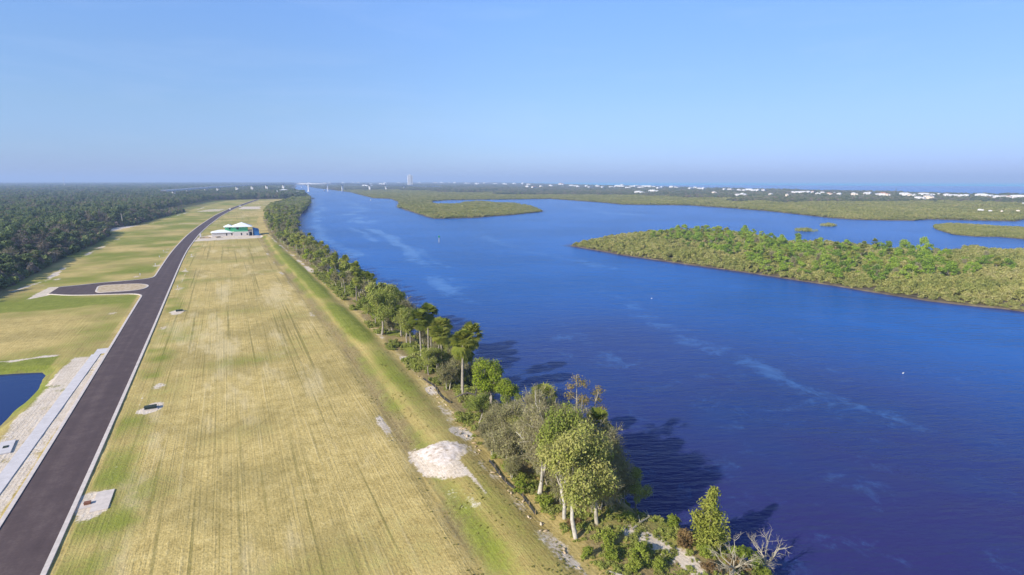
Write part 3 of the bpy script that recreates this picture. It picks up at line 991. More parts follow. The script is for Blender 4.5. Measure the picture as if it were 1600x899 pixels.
def cedar_meshes(seed, h=6.4, R=2.4):
    rng = np.random.default_rng(seed)
    lobes = []
    for i in range(46):
        t = rng.random() ** 1.3
        a = rng.uniform(0, 2 * PI)
        rr = R * (1 - t) ** 0.6 * rng.uniform(0.3, 0.9)
        r = R * (0.20 + 0.16 * (1 - t))
        lobes.append((rr * math.cos(a), rr * math.sin(a), 0.7 + (h - 0.9) * t, r, r, r * 1.25))
    tr = MB()
    tr.tube([(0, 0, -0.4), (0, 0, h * 0.5), (0, 0, h * 0.92)], [0.18, 0.1, 0.03], 6)
    return tr.mesh('trunk', M_BARK), quads_mesh('crown', leaf_cloud(rng, lobes, 7500, 0.10, out=0.9), M_CEDAR)


def dead_meshes(seed, h=4.5, spread=1.0, lean=(0, 0), n1=7):
    rng = np.random.default_rng(seed)
    tr, br = MB(), MB()
    fk = np.array([lean[0] * 0.4, lean[1] * 0.4, h * 0.25])
    tr.tube([(0, 0, -0.3), fk * 0.5, fk], [0.2, 0.16, 0.13], 7)

    def grow(p, d, L, r, depth):
        d = d / np.linalg.norm(d)
        e = p + d * L
        pts = limb(br, p, e, r, r * 0.55, rng, 0.1, 5 if r > 0.04 else 3, 3)
        if depth == 0: return
        for i in range(rng.integers(3, 5)):
            q = pts[rng.integers(1, 4)]
            dd = d + rng.normal(size=3) * 0.55 + np.array([lean[0], lean[1], 0]) * 0.06
            grow(q, dd, L * rng.uniform(0.5, 0.75), r * 0.5, depth - 1)
    for i in range(n1):
        a = 2 * PI * i / n1 + rng.normal() * 0.3
        d = np.array([math.cos(a) * spread + lean[0] * 0.35, math.sin(a) * spread + lean[1] * 0.35, rng.uniform(0.5, 1.3)])
        grow(fk, d, h * rng.uniform(0.32, 0.5), 0.085, 3)
    return tr.mesh('trunk', M_DEADWOOD), br.mesh('branches', M_DEADWOOD)


def tuft_meshes(seed, h=13.0):
    """slender forked tree whose leaves sit in tufts at the limb ends"""
    rng = np.random.default_rng(seed)
    tr = MB()
    tips = []
    a1 = limb(tr, (0, 0, -0.5), (-0.4, 0.1, h * 0.98), 0.20, 0.03, rng, 0.02, 6, 8)
    a2 = limb(tr, (0.1, 0, -0.3), (2.3, -0.6, h * 0.85), 0.17, 0.04, rng, 0.04, 6, 8)
    for base, ts_ in ((a1, (0.55, 0.68, 0.8, 0.9)), (a2, (0.5, 0.62, 0.75, 0.88))):
        for t in ts_:
            for s in range(2):
                p = base[int(t * 8)]
                d = np.array([rng.uniform(-1, 1), rng.uniform(-1, 1), rng.uniform(0.15, 0.7)])
                d /= np.linalg.norm(d)
                e = p + d * rng.uniform(0.9, 2.0)
                limb(tr, p, e, 0.05, 0.02, rng, 0.1, 4, 3)
                tips.append(e)
    tips += [a1[-1] + np.array([0, 0, -.5]), a2[-1]]
    lobes = [(*t, rng.uniform(0.6, 1.0), rng.uniform(0.6, 1.0), rng.uniform(0.45, 0.7)) for t in tips]
    V = leaf_cloud(rng, lobes, 3200, 0.075, shell=0.15)
    return tr.mesh('trunk', M_DEADWOOD, smooth=True), quads_mesh('crown', V, M_TUFT)


def place(kind, pool, i, x, y, s, label, group=None, sz=None, rz=None, zz=None):
    """a tree of trunk and crown; the pool's meshes are shared by its copies"""
    tm, cm = pool[i % len(pool)]
    o = thing(kind, label, 'tree', (x, y, ground_z(x, y) if zz is None else zz), random.uniform(0, 6.28) if rz is None else rz, group)
    o.scale = (s, s, s if sz is None else sz)
    child_of('trunk', tm, o)
    child_of('branches' if cm.name.startswith('branches') else 'crown', cm, o)
    return o


OAKS = [oak_meshes(10 + i, nl=16 + i, nleaf=9000, size=0.115) for i in range(5)]
DEEP_OAKS = [oak_meshes(40 + i, h=10, R=4.7, nl=22, nleaf=13500, size=0.10, ztop0=0.36, bark=M_PALEBARK) for i in range(3)]
LIMES = [oak_meshes(20 + i, h=9, R=4.0, nl=15, nleaf=8500, size=0.115, leaf=M_LIME) for i in range(2)]
BARES = [bare_meshes(30 + i, forks=1 + i % 3, ntwig=6500, tw=0.015, nleaf=3600, leaf=0.085) for i in range(5)]
WIDE = [bare_meshes(36 + i, R=4.9, nl=21, forks=2 + i, ntwig=9500, tw=0.015, nleaf=6000, leaf=0.085, zlow=0.42, bark=M_PALEBARK if i == 0 else None) for i in range(2)]
OLIVE = [bare_meshes(46 + i, h=6.5, R=3.4, nl=15, forks=2, ntwig=4500, tw=0.015, nleaf=6000, leaf=0.085, zlow=0.2) for i in range(3)]
PALMS = [palm_meshes(50 + i, h=8.5) for i in range(4)]
CEDAR = [cedar_meshes(60)]
TUFT = [tuft_meshes(70)]
DEAD = [dead_meshes(80, 4.8, 0.9, (-2.2, -0.4), 8), dead_meshes(81, 4.6, 0.6, (0.2, 0.2), 6)]

# --- the big trees of the near bank, one by one
near = [
    # kind, pool, i, x, y, size, height factor, label
    ('oak_tree', DEEP_OAKS, 0, 30.6, 46.4, 0.98, 1.3, 'tall green oak on a thick pale trunk, nearest big tree on the bank'),
    ('oak_tree', DEEP_OAKS, 1, 31.4, 50.0, 0.92, 1.26, 'green oak whose crown joins the tall oak on the bank just behind it'),
    ('oak_tree', BARES, 0, 34.2, 47.2, 0.95, 1.05, 'grey winter tree with tan twigs on the river side of the tall oak'),
    ('oak_tree', WIDE, 0, 31.3, 55.6, 1.0, 1.36, 'broad grey-olive winter tree on forked white trunks beside the white sand patch'),
    ('oak_tree', BARES, 2, 37.8, 55.6, 0.98, 1.12, 'grey bushy tree between the forked white tree and the water'),
    ('oak_tree', WIDE, 1, 33.6, 60.0, 0.82, 1.22, 'pinkish grey twiggy tree behind the forked white tree'),
    ('oak_tree', BARES, 3, 38.6, 52.0, 0.82, 0.95, 'small grey tree at the water edge under the tufted tree'),
    ('oak_tree', OAKS, 1, 41.0, 49.3, 0.45, 0.55, 'small dark green tree leaning over the water by the tall oak'),
    ('oak_tree', OLIVE, 0, 31.2, 63.4, 1.0, 1.0, 'low olive-grey twiggy tree just left of the forked white tree'),
    ('oak_tree', OLIVE, 1, 33.0, 68.0, 1.05, 1.05, 'spreading grey-olive tree between dark palm and forked white tree'),
    ('oak_tree', OLIVE, 2, 32.6, 52.8, 0.72, 0.72, 'low twiggy tree filling the gap between the trunks of the two oaks'),
    ('oak_tree', OLIVE, 1, 34.9, 49.6, 0.72, 0.74, 'low grey-olive tree at the foot of the grey winter tree'),
    ('oak_tree', OLIVE, 0, 33.6, 57.4, 0.8, 0.8, 'low olive tree right of the forked white trunks'),
    ('oak_tree', OLIVE, 2, 36.9, 65.6, 0.9, 0.95, 'rounded grey-olive tree in front of the dark palm'),
    ('oak_tree', OLIVE, 1, 39.6, 55.2, 0.75, 0.85, 'grey twig tree hanging over the water below the single palm'),
    ('oak_tree', OLIVE, 0, 38.6, 60.6, 0.9, 1.15, 'grey-olive tree at the foot of the tufted tree'),
    ('oak_tree', OLIVE, 2, 34.6, 76.5, 0.7, 0.6, 'low spreading twiggy tree left of the lime green tree'),
    ('oak_tree', OLIVE, 0, 38.6, 87.5, 0.85, 0.75, 'grey-olive tree under the tall palm pair'),
    ('oak_tree', OLIVE, 1, 39.4, 104.5, 1.0, 0.9, 'grey-olive tree at the water between the two palm groups'),
    ('palm_tree', PALMS, 2, 36.0, 106.5, 0.95, 0.85, 'short palm in front of the dense palm clump'),
    ('palm_tree', PALMS, 0, 40.4, 116.5, 1.0, 1.0, 'palm nearest the water in the dense palm clump'),
    ('oak_tree', OAKS, 4, 35.5, 128.0, 0.8, 0.8, 'olive oak between the dense palm clump and the oak group'),
    ('oak_tree', BARES, 3, 39.5, 127.0, 0.8, 0.8, 'grey tree at the water between the palm clump and the oak group'),
    ('oak_tree', OLIVE, 1, 30.2, 67.2, 0.66, 0.58, 'low olive tree beside the sandbags, nearest to the sand heap'),
    ('oak_tree', OLIVE, 2, 30.9, 71.2, 0.62, 0.55, 'low olive tree by the sandbags, just beyond the one nearest the sand heap'),
    ('oak_tree', OLIVE, 0, 33.4, 73.4, 0.75, 0.7, 'low twiggy tree on the open slope before the lime green tree'),
    ('oak_tree', OLIVE, 1, 29.9, 60.4, 0.55, 0.5, 'lowest olive tree at the silt fence left of the forked white tree'),
    ('oak_tree', OAKS, 0, 34.2, 66.0, 0.62, 0.6, 'small leafy oak amid the grey-olive trees left of the tufted tree'),
    ('oak_tree', OAKS, 2, 36.6, 60.6, 0.8, 0.9, 'green tree rising behind the grey bushy tree near the tufted tree'),
    ('oak_tree', OLIVE, 2, 36.2, 72.2, 0.8, 0.8, 'small grey tree on the slope left of the dark palm'),
    ('oak_tree', BARES, 4, 37.4, 50.2, 0.9, 0.98, 'tan twiggy tree right of the grey winter tree by the tall oak'),
    ('oak_tree', BARES, 0, 33.9, 51.6, 0.95, 1.1, 'grey tree whose twigs show between the two green oaks'),
    ('palm_tree', PALMS, 0, 41.2, 57.6, 0.95, 1.0, 'single palm rising from grey twigs below the tufted tree'),
    ('palm_tree', PALMS, 1, 38.6, 67.8, 1.0, 0.95, 'dark palm at the water edge left of the tufted tree'),
    ('oak_tree', LIMES, 0, 36.6, 82.4, 1.0, 1.05, 'bright yellow-green tree leaning to the river beside two tall palms'),
    ('oak_tree', LIMES, 1, 37.4, 77.6, 0.72, 0.72, 'low lime green tree in front of the bright yellow-green one'),
    ('palm_tree', PALMS, 2, 34.6, 89.5, 1.06, 1.15, 'tall palm with round head, left one of the pair by the yellow-green tree'),
    ('palm_tree', PALMS, 3, 39.6, 97.5, 1.08, 1.12, 'tall palm with slim trunk, right one of the pair by the yellow-green tree'),
    ('palm_tree', PALMS, 1, 35.4, 92.0, 0.95, 0.9, 'shorter palm standing behind the pair of tall palms'),
    ('oak_tree', BARES, 0, 41.0, 92.5, 0.62, 0.62, 'pale silver-grey bush-like tree behind the yellow-green tree'),
    ('palm_tree', PALMS, 0, 34.8, 114.5, 1.05, 1.0, 'bushy-headed palm, front one of the dense palm clump'),
    ('palm_tree', PALMS, 2, 37.6, 118.0, 1.05, 1.12, 'taller palm at the back of the dense palm clump'),
    ('palm_tree', PALMS, 3, 38.5, 111.5, 1.1, 0.92, 'lush palm on the river side of the dense palm clump'),
    ('oak_tree', OAKS, 3, 41.0, 112.5, 0.62, 0.8, 'dark oak overhanging the water beside the dense palm clump'),
    ('oak_tree', OAKS, 2, 33.0, 104.0, 0.5, 0.55, 'small olive tree between the two palm groups'),
    ('oak_tree', OAKS, 0, 31.8, 137.0, 1.1, 1.12, 'wide olive oak on a thin white trunk beyond the palm clump'),
    ('oak_tree', OAKS, 1, 35.2, 140.2, 1.12, 1.18, 'tall olive oak in the middle of the oak group beyond the palm clump'),
    ('oak_tree', BARES, 1, 38.2, 136.5, 0.95, 1.05, 'brownish grey tree at the river end of the oak group beyond the palm clump'),
    ('oak_tree', LIMES, 1, 32.6, 147.5, 0.8, 0.75, 'bright green low tree just behind the wide olive oak'),
    ('oak_tree', OAKS, 4, 37.8, 147.0, 0.9, 0.95, 'rounded grey-green oak behind the tall olive oak'),
]
for (kind, pool, i, x, y, s, sz, lab) in near:
    name = 'bare_tree' if pool in (BARES, WIDE, OLIVE) else kind
    place(name, pool, i, x, y, s, lab, sz=sz)
place('tufted_tree', TUFT, 0, 41.4, 62.6, 1.12, 'slender forked tree with sparse golden leaf tufts standing above the water', rz=-0.45)
place('cedar_tree', CEDAR, 0, 43.1, 39.6, 1.0, 'dense cone-shaped cedar at the water edge', rz=0.4)
place('dead_tree', DEAD, 0, 41.6, 34.8, 0.92, 'leafless pale tree with long branches reaching away from the water', rz=0.35)
place('dead_tree', DEAD, 1, 45.6, 34.4, 0.9, 'small leafless bleached tree at the water edge in the bottom corner', rz=0.4)

rngb = np.random.default_rng(44)
for i in range(30):
    if i < 22:
        x, y = rngb.uniform(32.4, 42.2), rngb.uniform(75, 149)
        where, grp = 'in the brush around the palms beyond the yellow-green tree', 'around the palms'
    else:
        x, y = rngb.uniform(34.5, 41.5), rngb.uniform(47, 72)
        where, grp = 'among the brush behind the big oaks of the near bank', 'behind the near oaks'
    c = rngb.random()
    s_ = rngb.uniform(0.55, 0.85)
    if c < 0.55: place('bare_tree', OLIVE, i, x, y, s_, 'small grey-olive tree ' + where, 'small grey trees ' + grp, sz=s_)
    elif c < 0.82: place('oak_tree', OAKS, i, x, y, s_ * 0.75, 'small leafy green tree ' + where, 'small green trees ' + grp, sz=s_ * 0.62)
    else: place('palm_tree', PALMS, i, x, y, 0.9, 'short palm ' + where, 'short palms ' + grp, sz=rngb.uniform(0.45, 0.75))

# --- shrubs of the near bank (single rounded bushes)
SHRUBS = [shrub_mesh(90 + i, 1.0, 1.5, 950, 0.085, M_SHRUB) for i in range(3)]
RUSTS = [shrub_mesh(95, 1.0, 1.4, 800, 0.08, M_RUST)]
spots = [
    (42.8, 35.4, 1.3, 0.9, RUSTS, 'brown twiggy bush under the long-branched dead tree'),
    (43.9, 34.2, 1.2, 0.9, SHRUBS, 'olive bush between the two leafless bleached trees'),
    (39.6, 36.0, 1.1, 0.7, RUSTS, 'low brown bush beside the pale sand at the bottom'),
    (41.0, 38.0, 1.2, 0.8, SHRUBS, 'green bush in front of the cone-shaped cedar'),
    (44.6, 36.4, 1.9, 1.2, SHRUBS, 'wide bright green bush between the cedar and the dead trees'),
    (40.2, 40.6, 1.35, 1.3, RUSTS, 'rust brown bush left of the cedar'),
    (41.6, 43.6, 1.0, 0.9, SHRUBS, 'dark green bush behind the cedar on the bank'),
    (34.6, 40.4, 1.15, 1.1, SHRUBS, 'round green bush left of the pale sand at the bottom'),
    (33.0, 43.8, 1.25, 1.1, SHRUBS, 'loose yellow-green bush at the foot of the tall oak'),
    (31.9, 41.9, 0.95, 0.9, SHRUBS, 'small green bush beside the silt fence at the bottom'),
    (30.0, 43.2, 0.8, 0.75, SHRUBS, 'small round bush against the berm'),
    (32.9, 39.4, 1.0, 0.9, SHRUBS, 'low green bush at the very bottom of the bank'),
    (35.4, 38.6, 0.8, 0.8, SHRUBS, 'tiny green bush in front of the pale sand'),
    (37.4, 46.4, 1.1, 0.8, SHRUBS, 'low lime bush in the gap where the bank opens to the water'),
    (30.5, 62.5, 1.6, 0.9, SHRUBS, 'spreading bush beside the silt fence near the sand heap'),
    (31.2, 66.5, 1.4, 0.9, SHRUBS, 'olive bush halfway between the sand heap and the palms'),
    (33.8, 70.0, 1.5, 1.0, SHRUBS, 'wide low bush on the slope under the dark palm'),
    (30.6, 53.0, 1.4, 0.9, SHRUBS, 'low bush under the forked white tree'),
    (36.0, 74.0, 1.2, 1.0, SHRUBS, 'green bush below the low lime tree'),
    (29.9, 57.5, 1.3, 0.8, SHRUBS, 'yellow-green bush between the silt fence and the forked white tree'),
    (30.9, 59.6, 1.1, 0.7, SHRUBS, 'loose bush behind the yellow-green one by the silt fence'),
    (32.2, 73.5, 1.4, 0.8, SHRUBS, 'flat green bush on the open slope before the lime green tree'),
    (34.6, 63.6, 1.3, 1.1, SHRUBS, 'green bush in the shade of the grey winter trees'),
    (35.6, 58.4, 1.4, 1.2, SHRUBS, 'dense bush in the middle of the big tree group'),
    (38.8, 57.8, 1.3, 1.3, SHRUBS, 'dark bush at the water under the single palm'),
    (31.6, 48.3, 1.0, 0.7, RUSTS, 'rusty bush between the two oak trunks'),
    (35.8, 52.6, 1.3, 1.1, RUSTS, 'brown thicket at the river side of the oaks'),
]
for i, (x, y, s, sz, pool, lab) in enumerate(spots):
    o = obj('shrub', pool[i % len(pool)], loc=(x, y, ground_z(x, y) - 0.1))
    o.scale = (s, s, sz)
    o.rotation_euler = (0, 0, i * 1.7)
    tag(o, lab, 'shrub')

# --- the strip of trees going on up the bank
rng = np.random.default_rng(5)
lowO = [oak_meshes(110 + i, nl=13, nleaf=1700, size=0.29) for i in range(4)]
lowB = [bare_meshes(120 + i, nl=12, ntwig=1500, tw=0.045, tl=1.0, nleaf=500, leaf=0.22, forks=1 + i % 2) for i in range(4)]
lowL = [oak_meshes(130 + i, h=8, R=3.8, nl=12, nleaf=1600, size=0.28, leaf=M_LIME) for i in range(2)]
lowP = [palm_meshes(140 + i, h=8.5, nf=34) for i in range(3)]
KINDS = [('oak_tree', lowO, 'rounded olive oak in the tree strip along the river bank', 'oaks of the river bank strip'),
         ('bare_tree', lowB, 'leafless grey tree in the tree strip along the river bank', 'leafless trees of the river bank strip'),
         ('bright_tree', lowL, 'bright green tree in the tree strip along the river bank', 'bright green trees of the river bank strip'),
         ('palm_tree', lowP, 'slim palm with round head in the tree strip along the river bank', 'palms of the river bank strip')]
y = 151.0
cnt = 0
placed = []
while y < 1000 and cnt < 298:
    w = float(xs(y) - xt(y))
    nrow = max(3, int(w / 5.2))
    for k in range(nrow):
        x = float(xt(y)) + 1.5 + (w - 2.5) * (k + rng.uniform(0.15, 0.85)) / nrow
        yy = y + rng.uniform(-2, 2)
        if any((x - a) ** 2 + (yy - b) ** 2 < 5 for a, b in placed[-12:]): continue
        if y < 260 and x < float(xt(y)) + 4.0 and rng.random() < 0.45: continue
        c = rng.choice(4, p=[0.32, 0.44, 0.10, 0.14] if y < 330 else [0.32, 0.56, 0.06, 0.06])
        kind, pool, lab, grp = KINDS[c]
        s = rng.uniform(0.62, 1.0)
        if k == 0: s *= 0.85
        sz = s * rng.uniform(0.8, 1.0) if c != 3 else rng.uniform(0.75, 1.1)
        place(kind, pool, int(rng.integers(0, 9)), x, yy, s, lab, grp, sz=sz)
        placed.append((x, yy))
        cnt += 1
    y += rng.uniform(4.2, 5.8) * (1 + (y - 150) / 420)
YEND = y


# ------------------------------------------------------------------ scattered stuff through geometry nodes
def source(name, meshes):
    c = bpy.data.collections.new(name)
    for i, me in enumerate(meshes):
        c.objects.link(bpy.data.objects.new(name + '_source', me))
    return c


def scatter(name, label, cat, pts, scl, col, nvar, seed=0):
    rng = np.random.default_rng(seed)
    n = len(pts)
    me = bpy.data.meshes.new(name)
    me.vertices.add(n)
    me.vertices.foreach_set('co', np.asarray(pts, np.float32).reshape(-1))
    a = me.attributes.new('scl', 'FLOAT_VECTOR', 'POINT'); a.data.foreach_set('vector', np.asarray(scl, np.float32).reshape(-1))
    a = me.attributes.new('rot', 'FLOAT', 'POINT'); a.data.foreach_set('value', rng.uniform(0, 6.28, n).astype(np.float32))
    a = me.attributes.new('pick', 'INT', 'POINT'); a.data.foreach_set('value', rng.integers(0, nvar, n).astype(np.int32))
    me.update()
    o = obj(name, me)
    tag(o, label, cat, kind='stuff')
    ng = bpy.data.node_groups.new(name, 'GeometryNodeTree')
    ng.interface.new_socket('Geometry', in_out='INPUT', socket_type='NodeSocketGeometry')
    ng.interface.new_socket('Geometry', in_out='OUTPUT', socket_type='NodeSocketGeometry')
    N = ng.nodes.new
    gi, go = N('NodeGroupInput'), N('NodeGroupOutput')
    ci = N('GeometryNodeCollectionInfo')
    ci.inputs['Collection'].default_value = col
    ci.inputs['Separate Children'].default_value = True
    ci.inputs['Reset Children'].default_value = True
    ip = N('GeometryNodeInstanceOnPoints')
    ip.inputs['Pick Instance'].default_value = True

    def na(nm, typ):
        q = N('GeometryNodeInputNamedAttribute')
        q.data_type = typ
        q.inputs['Name'].default_value = nm
        return q.outputs['Attribute']
    cx = N('ShaderNodeCombineXYZ')
    lk = ng.links.new
    lk(gi.outputs[0], ip.inputs['Points'])
    lk(ci.outputs[0], ip.inputs['Instance'])
    lk(na('pick', 'INT'), ip.inputs['Instance Index'])
    lk(na('rot', 'FLOAT'), cx.inputs[2])
    lk(cx.outputs[0], ip.inputs['Rotation'])
    lk(na('scl', 'FLOAT_VECTOR'), ip.inputs['Scale'])
    lk(ip.outputs[0], go.inputs[0])
    md = o.modifiers.new('scatter', 'NODES')
    md.node_group = ng
    return o


def iso(s, sz=None):
    s = np.asarray(s, float)
    return np.stack([s, s, s if sz is None else np.asarray(sz, float)], -1)


# undergrowth of the near bank
rng = np.random.default_rng(11)
n = 8000
Yq = 22 + 230 * rng.random(n) ** 1.5
Xq = xt(Yq) - 0.6 + (xs(Yq) + 0.4 - xt(Yq)) * rng.random(n)
keep = (vnoise(Xq, Yq, 4.5, 81) + 0.25 * rng.normal(size=n) > -0.05)
for (px, py, r) in [(37.6, 41.4, 1.0), (38.4, 38.4, 0.9)]:
    keep &= np.hypot(Xq - px, Yq - py) > r
Xq, Yq = Xq[keep], Yq[keep]
und = source('undergrowth', [shrub_mesh(150 + i, 0.9, 0.9, 260, 0.095, M_UNDER, 7) for i in range(3)])
s = rng.uniform(0.2, 0.72, len(Xq)) * (1 + 0.75 * sstep(Yq, 70, 95))
scatter('undergrowth', 'tangled low undergrowth covering the wooded river bank', 'undergrowth',
        [(x, y, ground_z(x, y) - 0.1) for x, y in zip(Xq, Yq)], iso(s, s * rng.uniform(0.5, 1.1, len(s))), und, 3, 1)
# dry weeds on the berm and verge
n = 2600
Yq = 34 + 120 * rng.random(n) ** 1.6
Xq = xb(Yq) + rng.uniform(-0.8, 12, n)
keep = (vnoise(Xq, Yq, 2.5, 82) + 0.3 * rng.normal(size=n) > 0.15) & (sdf(Xq, Yq, PILE) < -0.2)
Xq, Yq = Xq[keep], Yq[keep]
s = rng.uniform(0.08, 0.22, len(Xq))
scatter('weeds', 'low weeds and grass tufts on the berm', 'weeds',
        [(x, y, ground_z(x, y) - 0.03) for x, y in zip(Xq, Yq)], iso(s, s * 0.7), source('weeds', [shrub_mesh(160 + i, 0.9, 0.9, 90, 0.16, M_WEED, 6) for i in range(3)]), 3, 2)

# --- woodland left of the fields: edge trees one by one
fG = [oak_meshes(200 + i, h=14, R=4.6, nl=13, nleaf=1100, size=0.42, leaf=M_WOOD, bark=M_DARKBARK, ztop0=0.22) for i in range(5)]
fB = [bare_meshes(210 + i, h=14, R=4.3, nl=12, ntwig=1300, tw=0.085, tl=1.3, nleaf=380, leaf=0.34, twig=M_GREY, green=M_WOOD, bark=M_BARK, zlow=0.2, forks=1) for i in range(5)]
rng = np.random.default_rng(21)
wood_xy = []
Yq = 236.0
while Yq < 820 and len(wood_xy) < 250:
    for k in range(4):
        dep = 1.5 + k * 6.5 + rng.uniform(-2, 2)
        yy = Yq + rng.uniform(-2.5, 2.5)
        x = float(xf(yy)) - dep
        if math.degrees(math.atan2(x, yy)) < -18.5: continue
        wood_xy.append((x, yy, dep))
    Yq += rng.uniform(5.0, 7.0) * (1 + (Yq - 236) / 900)
for i, (x, y, dep) in enumerate(wood_xy):
    hgt = (0.34 + 0.46 * min(1, dep / 20)) * rng.uniform(0.82, 1.16)
    bare = rng.random() < (0.45 + 0.3 * vnoise(np.array([x]), np.array([y]), 40, 83)[0])
    if bare:
        place('bare_tree', fB, i, x, y, 0.8 + 0.3 * hgt, 'leafless brownish tree at the edge of the woodland beside the fields', 'leafless trees at the woodland edge', sz=hgt * 1.15)
    else:
        place('woodland_tree', fG, i, x, y, 0.8 + 0.3 * hgt, 'dark green tree at the edge of the woodland beside the fields', 'green trees at the woodland edge', sz=hgt * 1.15)
# scrub along that edge
n = 1700
yy = 225 + 600 * rng.random(n) ** 1.4
xx = xf(yy) + rng.uniform(-14, 3.0, n) + vnoise(yy, yy, 11, 84) * 1.5
s = rng.uniform(1.0, 2.6, n)
scrub = source('scrub', [shrub_mesh(220, 1.0, 1.4, 240, 0.2, M_WOOD, 7), shrub_mesh(221, 1.0, 1.4, 240, 0.2, M_GREY, 7), shrub_mesh(222, 1.0, 1.2, 220, 0.2, M_WOOD, 6)])
scatter('woodland_scrub', 'dark scrub along the foot of the woodland', 'scrub', np.stack([xx, yy, np.full(n, -0.3)], -1), iso(s, s * rng.uniform(0.8, 1.5, n)), scrub, 3, 3)

# the wood behind, one mass
wood_src = source('woodland', [m_[1] for m_ in fG[:4]] + [m_[1] for m_ in fB[:3]])


def polar_pts(rng, n, az0, az1, r0, r1, power=1.0):
    a = np.radians(rng.uniform(az0, az1, n))
    r = r0 * (r1 / r0) ** rng.random(n)
    return r * np.sin(a), r * np.cos(a), r


pts, sc = [], []
X, Y, r = polar_pts(rng, 60000, -19.5, 16, 240, 9000)
w = np.minimum(X - 0, 1e9)
ycl = np.clip(Y, -80, 1288)
ok = np.where(Y < 1275, X < xf(ycl) - 24, True)
shore = np.interp(Y, [1270, 1300, 1600, 2300, 4000, 13000], [122, 152, 188, 212, 398, 1290])
ok &= np.where(Y >= 1275, X < shore - 4, True)
X, Y, r = X[ok], Y[ok], r[ok]
sp = np.clip(r / 1100, 0.9, 3.2)
k = rng.random(len(X)) < 1.0
S = sp * rng.uniform(0.8, 1.2, len(X))
zs = np.clip(0.84 + r / 30000, 0.8, 1.0) * rng.uniform(0.72, 1.12, len(X)) * (1 + 0.15 * vnoise(X, Y, 60, 85))
scatter('woodland', 'wide dark green and grey woodland reaching to the horizon', 'woodland', np.stack([X, Y, np.full(len(X), -0.8)], -1), iso(S, zs), wood_src, 7, 4)
# end of the bank strip up to the bridge
n = 3200
yy = YEND - 10 + (1900 - YEND) * rng.random(n) ** 1.3
lo = np.where(yy < 1290, xt(np.clip(yy, -80, 1288)), np.interp(yy, [1290, 1900], [105, 150]))
hi = np.where(yy < 1290, xs(np.clip(yy, -80, 1288)), np.interp(yy, [1290, 1600, 1900], [155, 190, 203]))
xx = lo + (hi - lo) * rng.random(n)
S = rng.uniform(0.7, 1.0, n)
scatter('bank_woodland', 'far end of the wooded river bank towards the bridge', 'woodland', np.stack([xx, yy, np.full(n, -1.2)], -1), iso(S, S * rng.uniform(0.5, 0.8, n)),
        source('bank_woodland', [m_[1] for m_ in lowO[:3]] + [m_[1] for m_ in lowB[:3]]), 6, 5)

# --- islands
mang = source('mangrove', [shrub_mesh(300 + i, 2.0, 2.6, 420, 0.24, M_MANG, 11, shell=0.55) for i in range(4)])
rng = np.random.default_rng(31)


def in_poly(rng, poly, n, margin=0.0):
    P = np.array(poly)
    x = rng.uniform(P[:, 0].min(), P[:, 0].max(), n)
    y = rng.uniform(P[:, 1].min(), P[:, 1].max(), n)
    if margin:
        k = sdf(x, y, poly) > margin
    else:
        k = inside(x, y, poly)
    return x[k], y[k]


x, y = in_poly(rng, ISLE, 30000, 0.4)
k = (np.degrees(np.arctan2(x, y)) < 76) & (x < 520)
x, y = x[k], y[k]
d = sdf(x, y, ISLE)
s = rng.uniform(0.55, 1.05, len(x))
zs = s * (0.62 + 0.45 * sstep(d, 1, 12)) * (1 + 0.35 * vnoise(x, y, 16, 86) + 0.3 * vnoise(x, y, 6, 186))
scatter('mangrove_thicket', 'olive mangrove thicket covering the low marsh island', 'mangrove', np.stack([x, y, np.full(len(x), -1.75)], -1), iso(s, zs), mang, 4, 6)
TALL = [at(u, v, -1) for u, v in [(985, 371), (1080, 362), (1190, 367), (1300, 388), (1430, 388), (1540, 405), (1575, 425), (1420, 441), (1320, 443), (1200, 424), (1150, 402), (1060, 384)]]
iG = [oak_meshes(320 + i, h=8, R=3.6, nl=12, nleaf=1500, size=0.24, leaf=M_ISLE, ztop0=0.15) for i in range(4)]
iB = [bare_meshes(330 + i, h=8, R=3.0, nl=10, ntwig=1100, tw=0.05, tl=0.9, nleaf=200, leaf=0.22, forks=1) for i in range(2)]
iP = [palm_meshes(340 + i, h=6.0, nf=24) for i in range(2)]
x, y = in_poly(rng, TALL, 4000)
px = []
for a, b in zip(x, y):
    if sdf(np.array([a]), np.array([b]), ISLE)[0] < 6: continue
    if all((a - c) ** 2 + (b - d_) ** 2 > 17 for c, d_ in px): px.append((a, b))
    if len(px) >= 290: break
for i, (a, b) in enumerate(px):
    c = rng.random()
    if c < 0.84:
        s = rng.uniform(0.6, 1.1)
        place('island_tree', iG, i, a, b, s, 'bright green tree in the grove on the marsh island', 'green trees of the island grove', sz=s * rng.uniform(0.6, 0.95), zz=-1.7)
    elif c < 0.93:
        s = rng.uniform(0.5, 0.8)
        place('bare_tree', iB, i, a, b, s, 'grey leafless tree in the grove on the marsh island', 'leafless trees of the island grove', sz=s * 1.05, zz=-1.7)
    else:
        place('palm_tree', iP, i, a, b, 0.85, 'small palm in the grove on the marsh island', 'palms of the island grove', sz=rng.uniform(0.8, 1.1), zz=-1.7)
a, b = at(1440, 405, -1)
place('pine_tree', iG, 1, a, b, 0.82, 'tallest tree of the island grove, on a bare pale trunk', sz=1.5, zz=-1.7)
